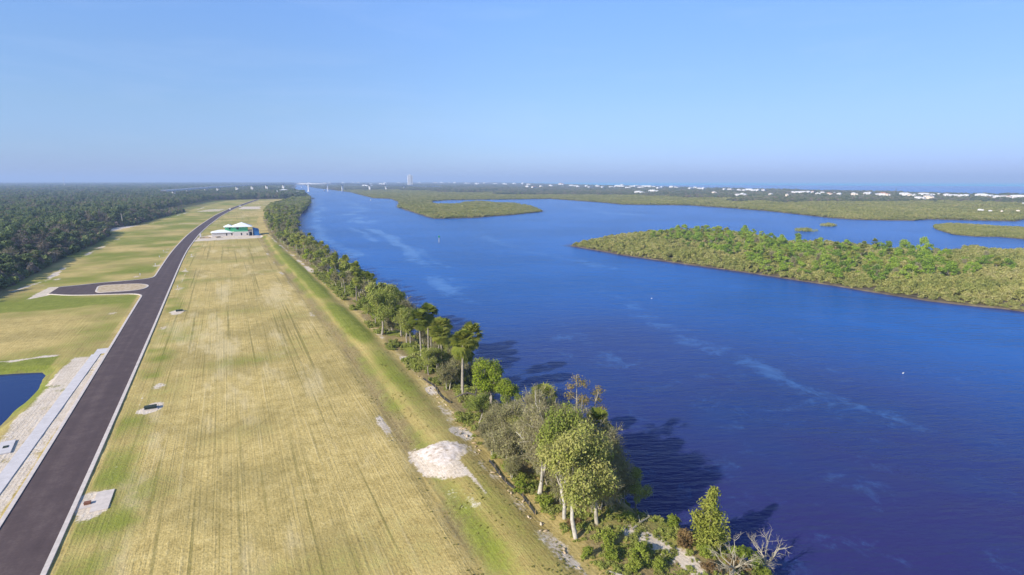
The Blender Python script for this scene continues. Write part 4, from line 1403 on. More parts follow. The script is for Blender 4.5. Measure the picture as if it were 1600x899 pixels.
# scattered islets and the channel island
for (u, v, s, lab) in [(1257, 361.5, 1.0, 'wider of the two mangrove islets standing in the far channel'), (1294, 353.5, 0.75, 'smaller round mangrove islet standing in the far channel')]:
    x0, y0 = at(u, v, -2)
    R_ = 8.0 * s
    rs = np.random.default_rng(int(u))
    lobes = [(R_ * q * math.cos(t), 0.7 * R_ * q * math.sin(t), 0.9 + 1.2 * (1 - q), 2.2, 2.2, 1.3) for q, t in zip(rs.random(26) ** 0.6, rs.uniform(0, 6.28, 26))]
    o = obj('mangrove_islet', quads_mesh('mangrove_islet', leaf_cloud(rs, lobes, 2600, 0.26), M_MANG), loc=(x0, y0, -2.1))
    o.rotation_euler = (0, 0, -0.9)
    tag(o, lab, 'mangrove')
x, y = in_poly(rng, CHAN, 9000, 0.2)
s = rng.uniform(0.5, 0.95, len(x))
scatter('mangrove_thicket', 'mangrove covering the long flat islet in the far channel', 'mangrove', np.stack([x, y, np.full(len(x), -1.8)], -1), iso(s, s * 0.7), mang, 4, 7)

# --- coast: mangrove marsh in front, woods behind, houses, sea
X, Y, r = polar_pts(rng, 150000, 5, 77, 420, 9000)
dB = np.where(inside(X, Y, BACK), 1, 0)
k = dB == 1
X, Y, r = X[k], Y[k], r[k]
d = sdf(X, Y, BACK)
coast = np.interp(Y, [-200, 300, 600, 900, 1500, 3500, 7500, 13000], [1650, 1720, 1760, 1800, 1920, 2450, 3800, 5800])
dc = coast - X
dw = d
marsh = (dw < 260 + 120 * vnoise(X, Y, 150, 87)) & (dc > 420) & (Y < 2400)
marsh |= (dc > 900) & (vnoise(X, Y, 120, 88) > 0.25) & (Y < 1900)
wood = ~marsh & (dc > 25)
Xm, Ym, rm, dm = X[marsh], Y[marsh], r[marsh], dw[marsh]
s = np.clip(rm / 560, 1.0, 3.2) * rng.uniform(0.8, 1.25, len(Xm))
zs = rng.uniform(0.75, 1.15, len(Xm)) * (0.8 + 0.4 * vnoise(Xm, Ym, 35, 89) + 0.35 * sstep(dm, 10, 120))
zs = np.clip(zs, 0.45, 2.0)
scatter('mangrove_marsh', 'pale olive mangrove marsh along the far shore', 'mangrove', np.stack([Xm, Ym, np.full(len(Xm), -1.7)], -1), iso(s, zs), mang, 4, 8)
Xw, Yw, rw_ = X[wood], Y[wood], r[wood]
cw = source('coast_wood', [oak_meshes(360 + i, h=9, R=4.5, nl=12, nleaf=620, size=0.5, leaf=M_COAST, ztop0=0.12)[1] for i in range(3)] +
            [bare_meshes(365, h=9, R=4.2, nl=11, ntwig=800, tw=0.12, tl=1.4, nleaf=250, leaf=0.4, twig=M_GREY, green=M_COAST, zlow=0.15, forks=1)[1]])
s = np.clip(rw_ / 1250, 0.8, 3.0) * rng.uniform(0.8, 1.25, len(Xw))
zs = rng.uniform(0.55, 0.95, len(Xw)) * (1 + 0.3 * vnoise(Xw, Yw, 80, 90))
scatter('coastal_woodland', 'bluish coastal woodland between the marsh and the sea', 'woodland', np.stack([Xw, Yw, np.full(len(Xw), -1.6)], -1), iso(s, zs), cw, 4, 9)


# ------------------------------------------------------------------ the house under construction
hs = thing('unfinished_house', 'two-storey unfinished house with green upper walls, white roofs and a white block ground floor', 'house', (0, 437, 0))
def hpart(name, mb, *mats, parent=None):
    return child_of(name, mb.mesh(name, *mats), parent or hs)
lw = hpart('lower_wall', MB().box(1.9, 11.6, 0, 13, -0.1, 3.1).box(11.6, 14.2, 2.2, 13, -0.1, 3.1), M_BLOCK)
gw = hpart('garage_wall', MB().box(-11.4, 1.898, 1.2, 10.5, -0.1, 2.6), M_BLOCK)
hpart('upper_wall', MB().box(2.4, 11.2, 0.25, 12.5, 3.1, 6.25), M_GREEN)
hpart('upper_wall', MB().box(-3.0, 2.398, 5.0, 12.5, 2.7, 6.0), M_GREEN)
r1 = MB(); r1.hip(2.2, 13.4, 0, 12.7, 6.25, 2.7, 0.9)
hpart('roof', r1, M_ROOFW)
r2 = MB(); r2.hip(-3.2, 2.2, 4.8, 12.7, 6.02, 1.6, 0.6)
hpart('roof', r2, M_ROOFW)
r3 = MB(); r3.hip(-11.4, 1.2, 1.2, 10.5, 2.62, 1.6, 0.55)
hpart('garage_roof', r3, M_ROOFW)
hpart('porch_floor', MB().box(11.2, 14.2, 0.4, 12.5, 3.1, 3.35), M_BLOCK)
for x in (13.9,):
    hpart('porch_post', MB().box(x, x + 0.28, 0.45, 0.73, 3.35, 6.25), M_WHITE)
for x in (11.9, 13.9):
    hpart('porch_post', MB().box(x, x + 0.28, 0.45, 0.73, 0, 3.1), M_WHITE)
hpart('porch_rail', MB().box(11.3, 13.88, 0.5, 0.58, 4.2, 4.3).box(11.3, 13.88, 0.5, 0.58, 3.6, 3.66), M_PINE)
for (x0, z0, w, h) in [(-2.6, 0.6, 0.75, 1.5), (0.6, 0.6, 0.85, 1.5)]:
    hpart('window', MB().box(x0, x0 + w, 1.15, 1.25, z0, z0 + h), M_DARK, parent=gw)
for (x0, z0, w, h) in [(6.6, 0.6, 0.75, 1.6), (10.2, 0.6, 0.75, 1.2)]:
    hpart('window', MB().box(x0, x0 + w, -0.05, 0.1, z0, z0 + h), M_DARK, parent=lw)
hpart('window', MB().box(4.2, 5.6, 0.2, 0.3, 4.6, 6.0), M_DARK)
hpart('window', MB().box(-0.4, 0.5, 4.95, 5.1, 4.4, 5.6), M_DARK)
hpart('doorway', MB().box(11.9, 14.0, 2.15, 2.25, 0.2, 2.4), M_DARK, parent=lw)
hpart('doorway', MB().box(11.195, 11.3, 1.5, 3.4, 3.36, 5.6), M_DARK)
bw = MB()
x0, x1, y0, y1 = 14.7, 18.3, 0.8, 11.0
b = [(x0, y0, -0.1), (x1, y0, -0.1), (x1, y1, -0.1), (x0, y1, -0.1)]
t = [(x0, y0, 5.1), (x1, y0, 4.0), (x1, y1, 4.0), (x0, y1, 5.1)]
bw.face(t)
for i in range(4):
    j = (i + 1) % 4
    bw.face([b[i], b[j], t[j], t[i]])
o = obj('wrapped_shed', bw.mesh('wrapped_shed', M_BLUE), loc=(0, 437, 0))
tag(o, 'deep blue lean-to block with sloping top against the right end of the unfinished house', 'shed')

rs = random.Random(4)
for i, (x, y, lab) in enumerate([(-17.0, 431, 'low timber stack nearest the road on the house lot'), (-15.0, 434.5, 'timber stack behind the one nearest the road'),
                                 (-13.5, 430.5, 'small timber stack in front of the garage wing'), (-7.5, 432.5, 'flat boards lying before the white garage wall')]):
    mb = MB()
    for k in range(5):
        for q in range(4):
            mb.box(-1.4 + rs.uniform(-.15, .15), 1.4 + rs.uniform(-.2, .2), q * 0.33 - 0.6, q * 0.33 - 0.31, k * 0.14, k * 0.14 + 0.12)
    o = obj('timber_stack', mb.mesh('timber_stack', M_PINE), loc=(x, y, 0.05))
    o.rotation_euler = (0, 0, rs.uniform(-0.5, 0.5))
    tag(o, lab, 'timber')
tag(obj('portable_toilet', MB().box(-.55, .55, -.55, .55, 0, 2.1).hip(-.55, .55, -.55, .55, 2.1, .25, .05).mesh('portable_toilet', M_WHITE), loc=(-18.2, 438.5, 0)), 'narrow white cabin by the road beside the house lot', 'cabin')


# ------------------------------------------------------------------ roadside things
t = thing('utility_pad', 'pale concrete pad with a small rust brown box beside the right kerb', 'pad', (-16.6, 78.2, 0))
child_of('pad', MB().box(-0.75, 1.05, -2.5, 2.35, -0.2, 0.11).mesh('pad', M_CONC), t)
child_of('apron', MB().box(-1.95, -0.752, -1.2, 0.6, -0.2, 0.09).mesh('apron', M_CONC), t)
bx = child_of('meter_box', MB().box(-1.6, -0.95, -0.55, -0.05, 0.09, 0.32).mesh('meter_box', M_RUSTBOX), t)
child_of('lid', MB().box(-1.63, -0.92, -0.58, -0.02, 0.322, 0.36).mesh('lid', M_RUSTBOX), bx)
for (x, y, lab) in [(-14.5, 108.6, 'dark low utility box on a pale slab by the right verge, nearest of the two'), (-15.3, 190.2, 'dark low utility box in the right verge opposite the side road')]:
    t = thing('utility_box', lab, 'utility box', (x, y, 0))
    child_of('pad', MB().box(-1.1, 1.1, -0.8, 0.8, -0.15, 0.10).mesh('pad', M_CONC), t)
    child_of('cabinet', MB().box(-0.85, 0.85, -0.5, 0.5, 0.10, 0.45).mesh('cabinet', M_BOXGREEN), t)
    child_of('lid', MB().hip(-0.85, 0.85, -0.5, 0.5, 0.452, 0.06, 0.06, th=0.05).mesh('lid', M_BOXGREEN), t)
t = thing('utility_pad', 'pale concrete slab lying on the dirt left of the sidewalk', 'pad', (-31.6, 101.0, 0))
t.rotation_euler = (0, 0, 0.12)
child_of('slab', MB().box(-0.85, 0.85, -2.4, 2.4, -0.15, 0.16).mesh('slab', M_WALK), t)
child_of('cover', MB().box(-0.3, 0.3, -0.4, 0.4, 0.16, 0.22).mesh('cover', M_BOXGREEN), t)
# marker stakes along the lots
stakes = [(-31.5, 300), (-32.5, 330), (-33.0, 357), (-18.4, 232), (-18.3, 276), (-18.6, 330), (-34, 270)]
for i, (x, y) in enumerate(stakes):
    o = obj('lot_stake', MB().box(-.05, .05, -.05, .05, -.2, 1.1).box(-.22, .22, -.07, -.05, .65, 1.05).mesh('lot_stake', M_WHITE), loc=(x, y, 0))
    tag(o, 'short white marker stake in the grass beside the road', 'stake', 'marker stakes of the lots')
# white van far up the road
def van(loc, rz):
    t = thing('white_van', 'white van standing on the far part of the road', 'van', loc, rz)
    b = MB()
    prof = [(-2.6, .35), (2.6, .35), (2.6, 1.0), (1.75, 1.2), (1.15, 2.05), (-2.5, 2.1), (-2.6, 1.9)]
    for s in (-1, 1):
        q = [(s * 0.95, p, z_) for p, z_ in prof]
        b.face(q if s > 0 else q[::-1])
    for i in range(len(prof)):
        j = (i + 1) % len(prof)
        b.face([(-.95, *prof[i]), (.95, *prof[i]), (.95, *prof[j]), (-.95, *prof[j])])
    child_of('body', b.mesh('body', M_WHITE), t)
    child_of('windscreen', MB().box(-.8, .8, 1.3, 1.72, 1.35, 1.85).mesh('windscreen', M_GLASS), t)
    for s in (-1, 1):
        child_of('side_window', MB().box(s * .955 - .012, s * .955 + .012, 0.2, 1.05, 1.3, 1.85).mesh('side_window', M_GLASS), t)
        for yy in (-1.6, 1.6):
            m = MB(); m.tube([(s * .78, yy, .36), (s * .98, yy, .36)], [.36, .36], 12)
            child_of('wheel', m.mesh('wheel', M_TYRE), t)
van((float(xr(838)) - 3.0, 838, 0.1), -0.1)
t = thing('site_sign', 'small white sign board on posts beside the far bend of the road', 'sign', (float(xr(905)) + 3.0, 905, 0))
child_of('board', MB().box(-1.6, 1.6, -.06, .06, 1.0, 2.6).mesh('board', M_WHITE), t)
for x in (-1.3, 1.3):
    child_of('post', MB().box(x - .08, x + .08, .062, .2, -.2, 2.6).mesh('post', M_PINE), t)
# pale snag at the woodland edge
m = MB(); m.tube([(0, 0, -.3), (.1, 0, 4), (-.15, 0, 8), (-.4, .2, 11)], [.42, .34, .24, .1], 7); m.tube([(-.1, 0, 6), (1.0, .3, 8.4)], [.14, .05], 5)
tag(obj('dead_tree', m.mesh('dead_tree', M_PALEBARK), loc=(-80.5, 577, 0)), 'bare white trunk standing at the woodland clearing', 'tree')
# leaning dark trunk between the palms
m = MB(); m.tube([(1.6, -1.0, -.2), (1.2, -.7, 1.4), (.3, -.2, 2.5), (-.9, .4, 2.9), (-2.2, .9, 2.5), (-3.0, 1.3, 2.0)], [.26, .22, .19, .16, .12, .06], 7)
m.tube([(.3, -.2, 2.5), (.8, .5, 3.7), (.6, .9, 4.6)], [.12, .08, .03], 5)
tag(obj('leaning_tree', m.mesh('leaning_tree', M_DARKBARK), loc=(34.4, 84.0, ground_z(34.4, 84))), 'dark trunk arching low over the ground in front of the tall palms', 'tree')
for (x, y, rz, L, lab) in [(38.6, 45.4, 0.3, 3.4, 'fallen pale log lying across the gap in the bank'), (40.6, 46.3, 1.2, 2.2, 'short broken log at the water edge'), (31.0, 39.6, 2.2, 2.0, 'thin fallen branch on the litter beside the berm')]:
    m = MB(); m.tube([(-L / 2, 0, .15), (0, .1, .25), (L / 2, 0, .2)], [.14, .12, .06], 6); m.tube([(0, .1, .25), (.5, .7, .7)], [.06, .02], 4)
    o = obj('fallen_log', m.mesh('fallen_log', M_DEADWOOD), loc=(x, y, ground_z(x, y)))
    o.rotation_euler = (0, 0, rz)
    tag(o, lab, 'log')
# sand heap at the berm cut
def heap(name, poly, hmax, mat, label, cat, seed, floor=0.0):
    P = np.array(poly)
    xs_ = np.arange(P[:, 0].min() - .5, P[:, 0].max() + .5, 0.22)
    ys_ = np.arange(P[:, 1].min() - .5, P[:, 1].max() + .5, 0.22)
    X, Y = np.meshgrid(xs_, ys_)
    d = sdf(X, Y, poly) + vnoise(X, Y, 1.3, seed) * 0.35 + vnoise(X, Y, .5, seed + 1) * 0.15
    gz = np.array([[ground_z(a, b) for a in xs_] for b in ys_])
    Z = gz - 0.05 + (hmax + 0.06) * sstep(d, -0.1, 1.6) * (0.75 + 0.35 * vnoise(X, Y, 0.9, seed + 2)) + 0.04 * vnoise(X, Y, .3, seed + 3) * sstep(d, 0, .6)
    idx = np.arange(X.size).reshape(X.shape)
    F = np.stack([idx[:-1, :-1], idx[:-1, 1:], idx[1:, 1:], idx[1:, :-1]], -1).reshape(-1, 4)
    dd = d.reshape(-1)[F].min(1)
    F = F[dd > -0.05]
    used = np.unique(F)
    re = -np.ones(X.size, int); re[used] = np.arange(len(used))
    V = np.stack([X, Y, Z], -1).reshape(-1, 3)[used]
    o = obj(name, grid_mesh(name, V, re[F], mat))
    return tag(o, label, cat)
mw = NT('white_sand')
mw.bsdf(mw.ramp(mw.noise(scale=1.4, detail=6, rough=0.7), [(0.34, (0.36, 0.27, 0.18)), (0.44, (0.60, 0.50, 0.40)), (0.55, (0.72, 0.62, 0.53)), (0.7, (0.80, 0.72, 0.64))]), 0.95, 0.1, mw.noise(scale=3, detail=4), 0.6, 0.1)
heap('sand_heap', [(20.4, 74.4), (23, 74.0), (25.6, 73.6), (28.0, 71.9), (27.0, 68.8), (25.0, 67.0), (23.2, 66.4), (21.0, 68.6)], 0.10, mw.mat, 'low heap of white sand spread across the grassy berm', 'sand heap', 5)
# silt fence along the foot of the berm
def silt_fence(pts, label):
    t = thing('silt_fence', label, 'fence', (pts[0][0], pts[0][1], 0))
    ox, oy = pts[0]
    m = MB()
    for (ax, ay), (bx_, by) in zip(pts[:-1], pts[1:]):
        za, zb = ground_z(ax, ay), ground_z(bx_, by)
        m.face([(ax - ox, ay - oy, za - .05), (bx_ - ox, by - oy, zb - .05), (bx_ - ox + .16, by - oy, zb + .3 + .12 * math.sin(by * 3)), (ax - ox + .16, ay - oy, za + .3 + .12 * math.sin(ay * 3))])
    child_of('fabric', m.mesh('fabric', M_FABRIC), t)
    for (ax, ay) in pts:
        za = ground_z(ax, ay)
        child_of('stake', MB().box(ax - ox + .06, ax - ox + .11, ay - oy - .025, ay - oy + .025, za - .2, za + .62).mesh('stake', M_PINE), t)
silt_fence([(28.9 + 0.25 * math.sin(y * .7), y) for y in np.arange(52, 68, 2.0)], 'sagging black silt fence between the berm and the big trees')
silt_fence([(31.4 + 0.3 * math.sin(y * .6), y) for y in np.arange(88, 104, 2.0)], 'short black silt fence before the tall palms')
# pale sandbags and debris along it
rb = random.Random(9)
deb = []
for k in range(46):
    y = rb.choice([rb.uniform(42, 76), rb.uniform(76, 110)])
    x = float(np.interp(y, [42, 56, 71, 84, 112], [27.9, 28.4, 28.9, 30.2, 31.4])) + rb.uniform(-.6, .5)
    deb.append((x, y))
sb = [shrub_mesh(400 + i, .5, .3, 3, .1, M_CONC) for i in range(1)]
m = MB()
m.tube([(-.42, 0, .12), (-.3, 0, .14), (0, 0, .17), (.3, 0, .14), (.42, 0, .12)], [.05, .16, .18, .16, .05], 8)
bagm = m.mesh('sandbag', M_SAND, smooth=True)
for (x, y) in deb:
    o = obj('sandbag', bagm, loc=(x, y, ground_z(x, y) - .04))
    o.rotation_euler = (0, 0, rb.uniform(0, 3)); s = rb.uniform(.35, .85); o.scale = (s, s, s * .8)
    tag(o, 'pale sandbag lying along the foot of the berm', 'sandbag', 'sandbags along the berm foot')


# ------------------------------------------------------------------ on the water
x, y = at(686, 379, -2)
t = thing('channel_marker', 'thin pole with a small green board standing in the open river', 'marker', (x, y, -2))
m = MB(); m.tube([(0, 0, -1), (0, 0, 4.6)], [.2, .17], 8)
child_of('pile', m.mesh('pile', M_PALEBARK), t)
child_of('board', MB().box(-.6, .6, -.28, -.2, 3.2, 4.4).mesh('board', M_SIGN), t)
def seabird(u, v, label):
    x, y = at(u, v, -2)
    m = MB()
    m.tube([(-.3, 0, .1), (-.2, 0, .16), (0, 0, .2), (.2, 0, .17), (.34, 0, .12)], [.03, .1, .15, .12, .03], 8)
    m.tube([(.2, 0, .2), (.26, 0, .34), (.34, 0, .4), (.44, 0, .38)], [.05, .05, .06, .015], 6)
    o = obj('seabird', m.mesh('seabird', M_WHITE, smooth=True), loc=(x, y, -2.06))
    o.scale = (0.8, 0.8, 0.8)
    tag(o, label, 'bird')
seabird(1018, 467, 'white bird floating in the middle of the river off the island tip')
seabird(1411, 584, 'white bird floating on the dark open water on its own')
def boat(u, v, L, rz, label, cabin=True, z=-2.0):
    x, y = at(u, v, z)
    t = thing('motor_boat', label, 'boat', (x, y, z), rz)
    m = MB()
    sec = [(-.5, .16, .0), (-.3, .18, 0), (0, .18, 0), (.3, .13, .0), (.5, .01, .05)]
    top = .16
    for i, (a, w, k) in enumerate(sec):
        m.v += [(a * L, -w * L, top * L * (1 + .3 * max(0, a))), (a * L, 0, -.04 * L), (a * L, w * L, top * L * (1 + .3 * max(0, a)))]
    for i in range(4):
        for k in range(2):
            m.f.append((i * 3 + k, i * 3 + k + 1, i * 3 + k + 4, i * 3 + k + 3)); m.m.append(0)
        m.f.append((i * 3, i * 3 + 3, i * 3 + 5, i * 3 + 2)); m.m.append(0)
    m.f.append((0, 2, 1)); m.m.append(0)
    child_of('hull', m.mesh('hull', M_WHITE), t)
    if cabin:
        child_of('cabin', MB().box(-.22 * L, .14 * L, -.1 * L, .1 * L, .165 * L, .3 * L).mesh('cabin', M_WHITE), t)
        child_of('cabin_roof', MB().box(-.26 * L, .18 * L, -.12 * L, .12 * L, .302 * L, .325 * L).mesh('cabin_roof', M_WHITE), t)
        child_of('window', MB().box(-.2 * L, .142 * L, -.102 * L, .102 * L, .2 * L, .26 * L).mesh('window', M_GLASS), t)
boat(579, 313.5, 6.0, 1.4, 'tiny white boat alone in the far middle of the river')
boat(481, 311.5, 21.0, 0.5, 'large white boat moored at the end of the wooded bank')
boat(471, 293.8, 20.0, 1.5, 'white boat coming down the narrow river beyond the bridge')
boat(507, 298.6, 10.0, 0.2, 'small white boat moored right of the big river pier of the bridge')


# ------------------------------------------------------------------ bridge
BR = [(*at(u, v, z_), z_) for u, v, z_ in [(255, 298, 16.5), (300, 294.8, 19), (340, 291.8, 21.5), (375, 289.8, 23.5), (410, 288.2, 25.2), (428, 287.8, 25.6), (456, 287.2, 26.2), (494, 287, 26.6), (520, 287.2, 26), (542, 287.5, 25), (583, 288.3, 22), (640, 290, 16), (690, 292, 9)]]
t = thing('high_bridge', 'long pale concrete road bridge crossing the far river on tall piers', 'bridge', (0, 0, 0))
P = np.array(BR, float)
tt = np.linspace(0, len(P) - 1, 73)
Q = np.stack([np.interp(tt, np.arange(len(P)), P[:, k]) for k in range(3)], -1)
for k in range(3):
    Q[2:-2, k] = (Q[:-4, k] + Q[1:-3, k] + Q[2:-2, k] + Q[3:-1, k] + Q[4:, k]) / 5
def beam(Q, w0, w1, zb, zt):
    m = MB()
    T = np.gradient(Q[:, :2], axis=0)
    T /= np.linalg.norm(T, axis=1, keepdims=True)
    N = np.stack([-T[:, 1], T[:, 0]], -1)
    for i in range(len(Q)):
        a = Q[i, :2] + N[i] * w0; b = Q[i, :2] + N[i] * w1
        m.v += [(*a, Q[i, 2] + zb), (*a, Q[i, 2] + zt), (*b, Q[i, 2] + zt), (*b, Q[i, 2] + zb)]
    for i in range(len(Q) - 1):
        for k in range(4):
            k2 = (k + 1) % 4
            m.f.append((i * 4 + k, i * 4 + k2, i * 4 + 4 + k2, i * 4 + 4 + k)); m.m.append(0)
    return m
child_of('deck', beam(Q, -6, 6, -2.3, 0).mesh('deck', M_BRIDGE), t)
for s in (-1, 1):
    child_of('parapet', beam(Q, s * 6 - .3 * s, s * 6.2, .002, 1.1).mesh('parapet', M_BRIDGE), t)
for px_u in (289, 312, 335, 358, 384, 407, 428, 456, 494, 520, 542, 583, 612, 640, 668):
    azr = math.atan2((px_u - 800) / FPX, math.cos(PITCH) + 0.0) + YAW
    ang = np.arctan2(Q[:, 0], Q[:, 1])
    i = int(np.argmin(np.abs(ang - azr)))
    x, y, zt = Q[i]
    T = Q[min(i + 1, 72), :2] - Q[max(i - 1, 0), :2]
    a = math.atan2(T[1], T[0])
    big = px_u in (456, 494)
    w = 1.9 if big else 1.3
    m = MB().box(-w, w, -3.4, -1.0, -7, zt - 3.1).box(-w, w, 1.0, 3.4, -7, zt - 3.1).box(-w - .3, w + .3, -5.4, 5.4, zt - 3.098, zt - 2.302)
    if big: m.box(-3.4, 3.4, -5.5, 5.5, -7, 1.5)
    o = child_of('pier', m.mesh('pier', M_BRIDGE), t, (x, y, 0))
    o.rotation_euler = (0, 0, a)


# ------------------------------------------------------------------ houses and towers of the coast
def house_mesh(name, w, d, h, rise, wall, roof, wing=True, seed=0):
    m = MB()
    m.box(-w / 2, w / 2, -d / 2, d / 2, -6, h, 0)
    m.hip(-w / 2, w / 2, -d / 2, d / 2, h + .01, rise, .7, 1)
    if wing:
        m.box(w / 2 + .003, w / 2 + w * .55, -d / 2 + 1.5, d / 2 - 2, -6, h * .62, 0)
        m.hip(w / 2 + .7, w / 2 + w * .55, -d / 2 + 1.5, d / 2 - 2, h * .62 + .01, rise * .7, .6, 1)
    for k in range(3):
        x = -w / 2 + w * (k + .5) / 3
        for sgn in (-1, 1):
            m.box(x - .8, x + .8, sgn * d / 2 - .05, sgn * d / 2 + .05, h * .55, h * .55 + 1.5, 2)
    for yy in (-d / 5, d / 5):
        m.box(-w / 2 - .05, -w / 2 + .05, yy - .9, yy + .9, h * .55, h * .55 + 1.6, 2)
    return m.mesh(name, wall, roof, M_GLASS)


HV = {'white': [house_mesh('beach_house', 15, 11, 6.5, 2.2, M_WHITE, M_ROOFW), house_mesh('beach_house', 18, 12, 8.5, 2.0, M_WHITE, M_ROOFW, False), house_mesh('beach_house', 22, 12, 6.0, 2.0, M_WHITE, M_GREYROOF)],
      'terra': [house_mesh('beach_house', 17, 12, 7, 2.6, M_CREAM, M_TERRA), house_mesh('beach_house', 22, 12, 8, 2.6, M_WHITE, M_TERRA)],
      'cream': [house_mesh('beach_house', 18, 11, 7, 2.4, M_CREAM, M_GREYROOF), house_mesh('beach_house', 16, 12, 8, 2.4, M_CREAM, M_ROOFW)],
      'long': [house_mesh('beach_house', 34, 13, 7, 2.2, M_WHITE, M_ROOFW)]}
LAB = {'white': ('white house with pale roof among the trees along the sea', 'white houses along the sea'),
       'terra': ('house with an orange tiled roof among the trees along the sea', 'orange-roofed houses along the sea'),
       'cream': ('cream coloured house among the trees along the sea', 'cream houses along the sea'),
       'long': ('long white building with pale roof among the trees along the sea', 'long white buildings along the sea')}
rows = []
o5, s5 = (900, 270), 4.571
for x_, y_, k_ in [(10, 97, 'white'), (75, 95, 'white'), (98, 103, 'white'), (150, 95, 'white'), (190, 104, 'white'), (250, 101, 'white'), (300, 97, 'long'), (330, 93, 'white'), (365, 104, 'white'), (392, 100, 'white'), (430, 98, 'long'), (455, 104, 'white'), (480, 98, 'white'), (512, 100, 'long'),
                   (590, 108, 'long'), (612, 104, 'white'), (680, 104, 'white'), (706, 104, 'white'), (818, 112, 'long'), (850, 108, 'white'), (880, 111, 'white'), (910, 112, 'white'), (1060, 118, 'white'), (1098, 117, 'white'),
                   (1160, 122, 'white'), (1200, 126, 'white'), (1235, 122, 'long'), (1262, 126, 'white'), (1300, 126, 'white'), (1340, 124, 'white'), (1548, 138, 'white'), (1585, 140, 'long'),
                   (445, 140, 'long'), (545, 130, 'long'), (985, 140, 'cream'), (1158, 158, 'white'), (1188, 156, 'white'), (1390, 158, 'cream'), (1510, 160, 'cream')]:
    rows.append((o5[0] + x_ / s5, o5[1] + y_ / s5, k_))
o6 = (1250, 280)
for x_, y_, k_ in [(20, 92, 'long'), (60, 92, 'white'), (92, 94, 'terra'), (125, 104, 'white'), (160, 98, 'white'), (205, 104, 'terra'), (240, 100, 'white'), (280, 108, 'white'), (380, 108, 'cream'), (470, 104, 'white'), (495, 103, 'white'), (555, 106, 'white'), (590, 110, 'terra'), (620, 112, 'terra'),
                   (745, 108, 'long'), (785, 116, 'cream'), (815, 120, 'white'), (845, 130, 'white'), (880, 110, 'long'), (910, 128, 'cream'), (935, 122, 'white'), (990, 108, 'white'), (1045, 118, 'white'), (1095, 120, 'long'), (1150, 118, 'white'), (1185, 122, 'white'), (1295, 116, 'long'), (1325, 120, 'white'),
                   (1400, 132, 'white'), (1455, 126, 'white'), (1490, 132, 'terra'), (1512, 130, 'white'), (1555, 126, 'long'), (1590, 128, 'white'), (1285, 212, 'long'), (1355, 218, 'white'), (1440, 222, 'cream'), (1555, 218, 'cream'), (1595, 165, 'white')]:
    rows.append((o6[0] + x_ / s5, o6[1] + y_ / s5, k_))
for x_, y_, k_ in [(803, 287, 'white'), (818, 287, 'white'), (826, 288, 'white'), (834, 293, 'terra'), (824, 292, 'white'), (845, 291.5, 'cream'), (860, 290, 'white'), (876, 288, 'terra'), (893, 290, 'white'),
                   (571, 290, 'long'), (580, 289.5, 'white'), (596, 287.5, 'white'), (601, 283.5, 'white'), (602, 288, 'white'), (623, 284, 'white'), (655, 285, 'white'), (680, 284.5, 'cream'), (690, 285, 'long'), (703, 285, 'white'), (711, 285, 'white'),
                   (729, 286, 'white'), (745, 287, 'white'), (760, 286, 'long'), (774, 287, 'white'), (788, 287.5, 'white'), (471, 284.4, 'long'), (483, 284.5, 'white'), (507, 284, 'white'), (516, 284, 'white'), (536, 284, 'long'), (552, 284.2, 'white'), (560, 285, 'cream')]:
    rows.append((x_, y_, k_))
rh = random.Random(12)
for i, (u, v, k) in enumerate(rows):
    v = v + 1.0
    zb = 4.5
    x, y = at(u, max(v, 286.2), zb)
    c = float(np.interp(y, [-200, 300, 600, 900, 1500, 3500, 7500, 13000], [1650, 1720, 1760, 1800, 1920, 2450, 3800, 5800]))
    # stand on land: keep landward of the beach on the same sight line
    lim = c - 30
    f = 1.0
    for _ in range(40):
        if x * f <= float(np.interp(y * f, [-200, 300, 600, 900, 1500, 3500, 7500, 13000], [1650, 1720, 1760, 1800, 1920, 2450, 3800, 5800])) - 35: break
        f *= 0.98
    x, y = x * f, y * f
    me = HV[k][i % len(HV[k])]
    dist = math.hypot(x, y)
    s = max(0.62, min(2.0, dist / 2900)) * rh.uniform(0.8, 1.1)
    o = obj('beach_house', me, loc=(x, y, zb - 0.5))
    o.rotation_euler = (0, 0, rh.choice([-1.2, -0.9, -1.5, 0.3]) + rh.uniform(-.15, .15))
    if v > 314: s *= 0.17
    o.scale = (s, s, min(s, 1.5) * 0.95)
    tag(o, LAB[k][0], 'house', LAB[k][1])
# the tower block
x, y = at(640.5, 290.5)
t = thing('tower_block', 'single tall white apartment tower rising on the horizon', 'tower', (x, y, 0), -0.1)
S_ = math.hypot(x, y) / FPX
child_of('wall', MB().box(-3.0 * S_, -.8 * S_, -10, 10, -2, 15.2 * S_).box(-.8 * S_ + .003, 1.4 * S_, -12, 10, -2, 16.2 * S_).box(1.4 * S_ + .006, 4.0 * S_, -10, 10, -2, 15.6 * S_).mesh('wall', M_WHITE), t)
w = MB()
for k in range(14):
    for (a, b) in ((-2.7, -1.1), (1.8, 3.7)):
        w.box(a * S_, b * S_, -10.4, -10.05, 4 + k * S_ * 1.0, 4 + k * S_ * 1.0 + 2.0)
child_of('balcony', w.mesh('balcony', M_CREAM), t)
child_of('roof_block', MB().box(-.4 * S_, 1.0 * S_, -6, 6, 16.2 * S_ + .003, 17.0 * S_).mesh('roof_block', M_WHITE), t)
# two river houses left of the bridge
for (u, v, k, lab) in [(434, 303, 0, 'pale house on the bank left of the bridge, nearer of two'), (444, 301.5, 1, 'white house with arched-looking roof beside the pale house left of the bridge'), (461, 303.5, 2, 'low white boathouse by the water left of the bridge')]:
    x, y = at(u, v, 4)
    o = obj('river_house', HV['white'][k], loc=(x, y, 3.5))
    o.rotation_euler = (0, 0, 0.2)
    o.scale = (1.15, 1.1, .95)
    tag(o, lab, 'house')
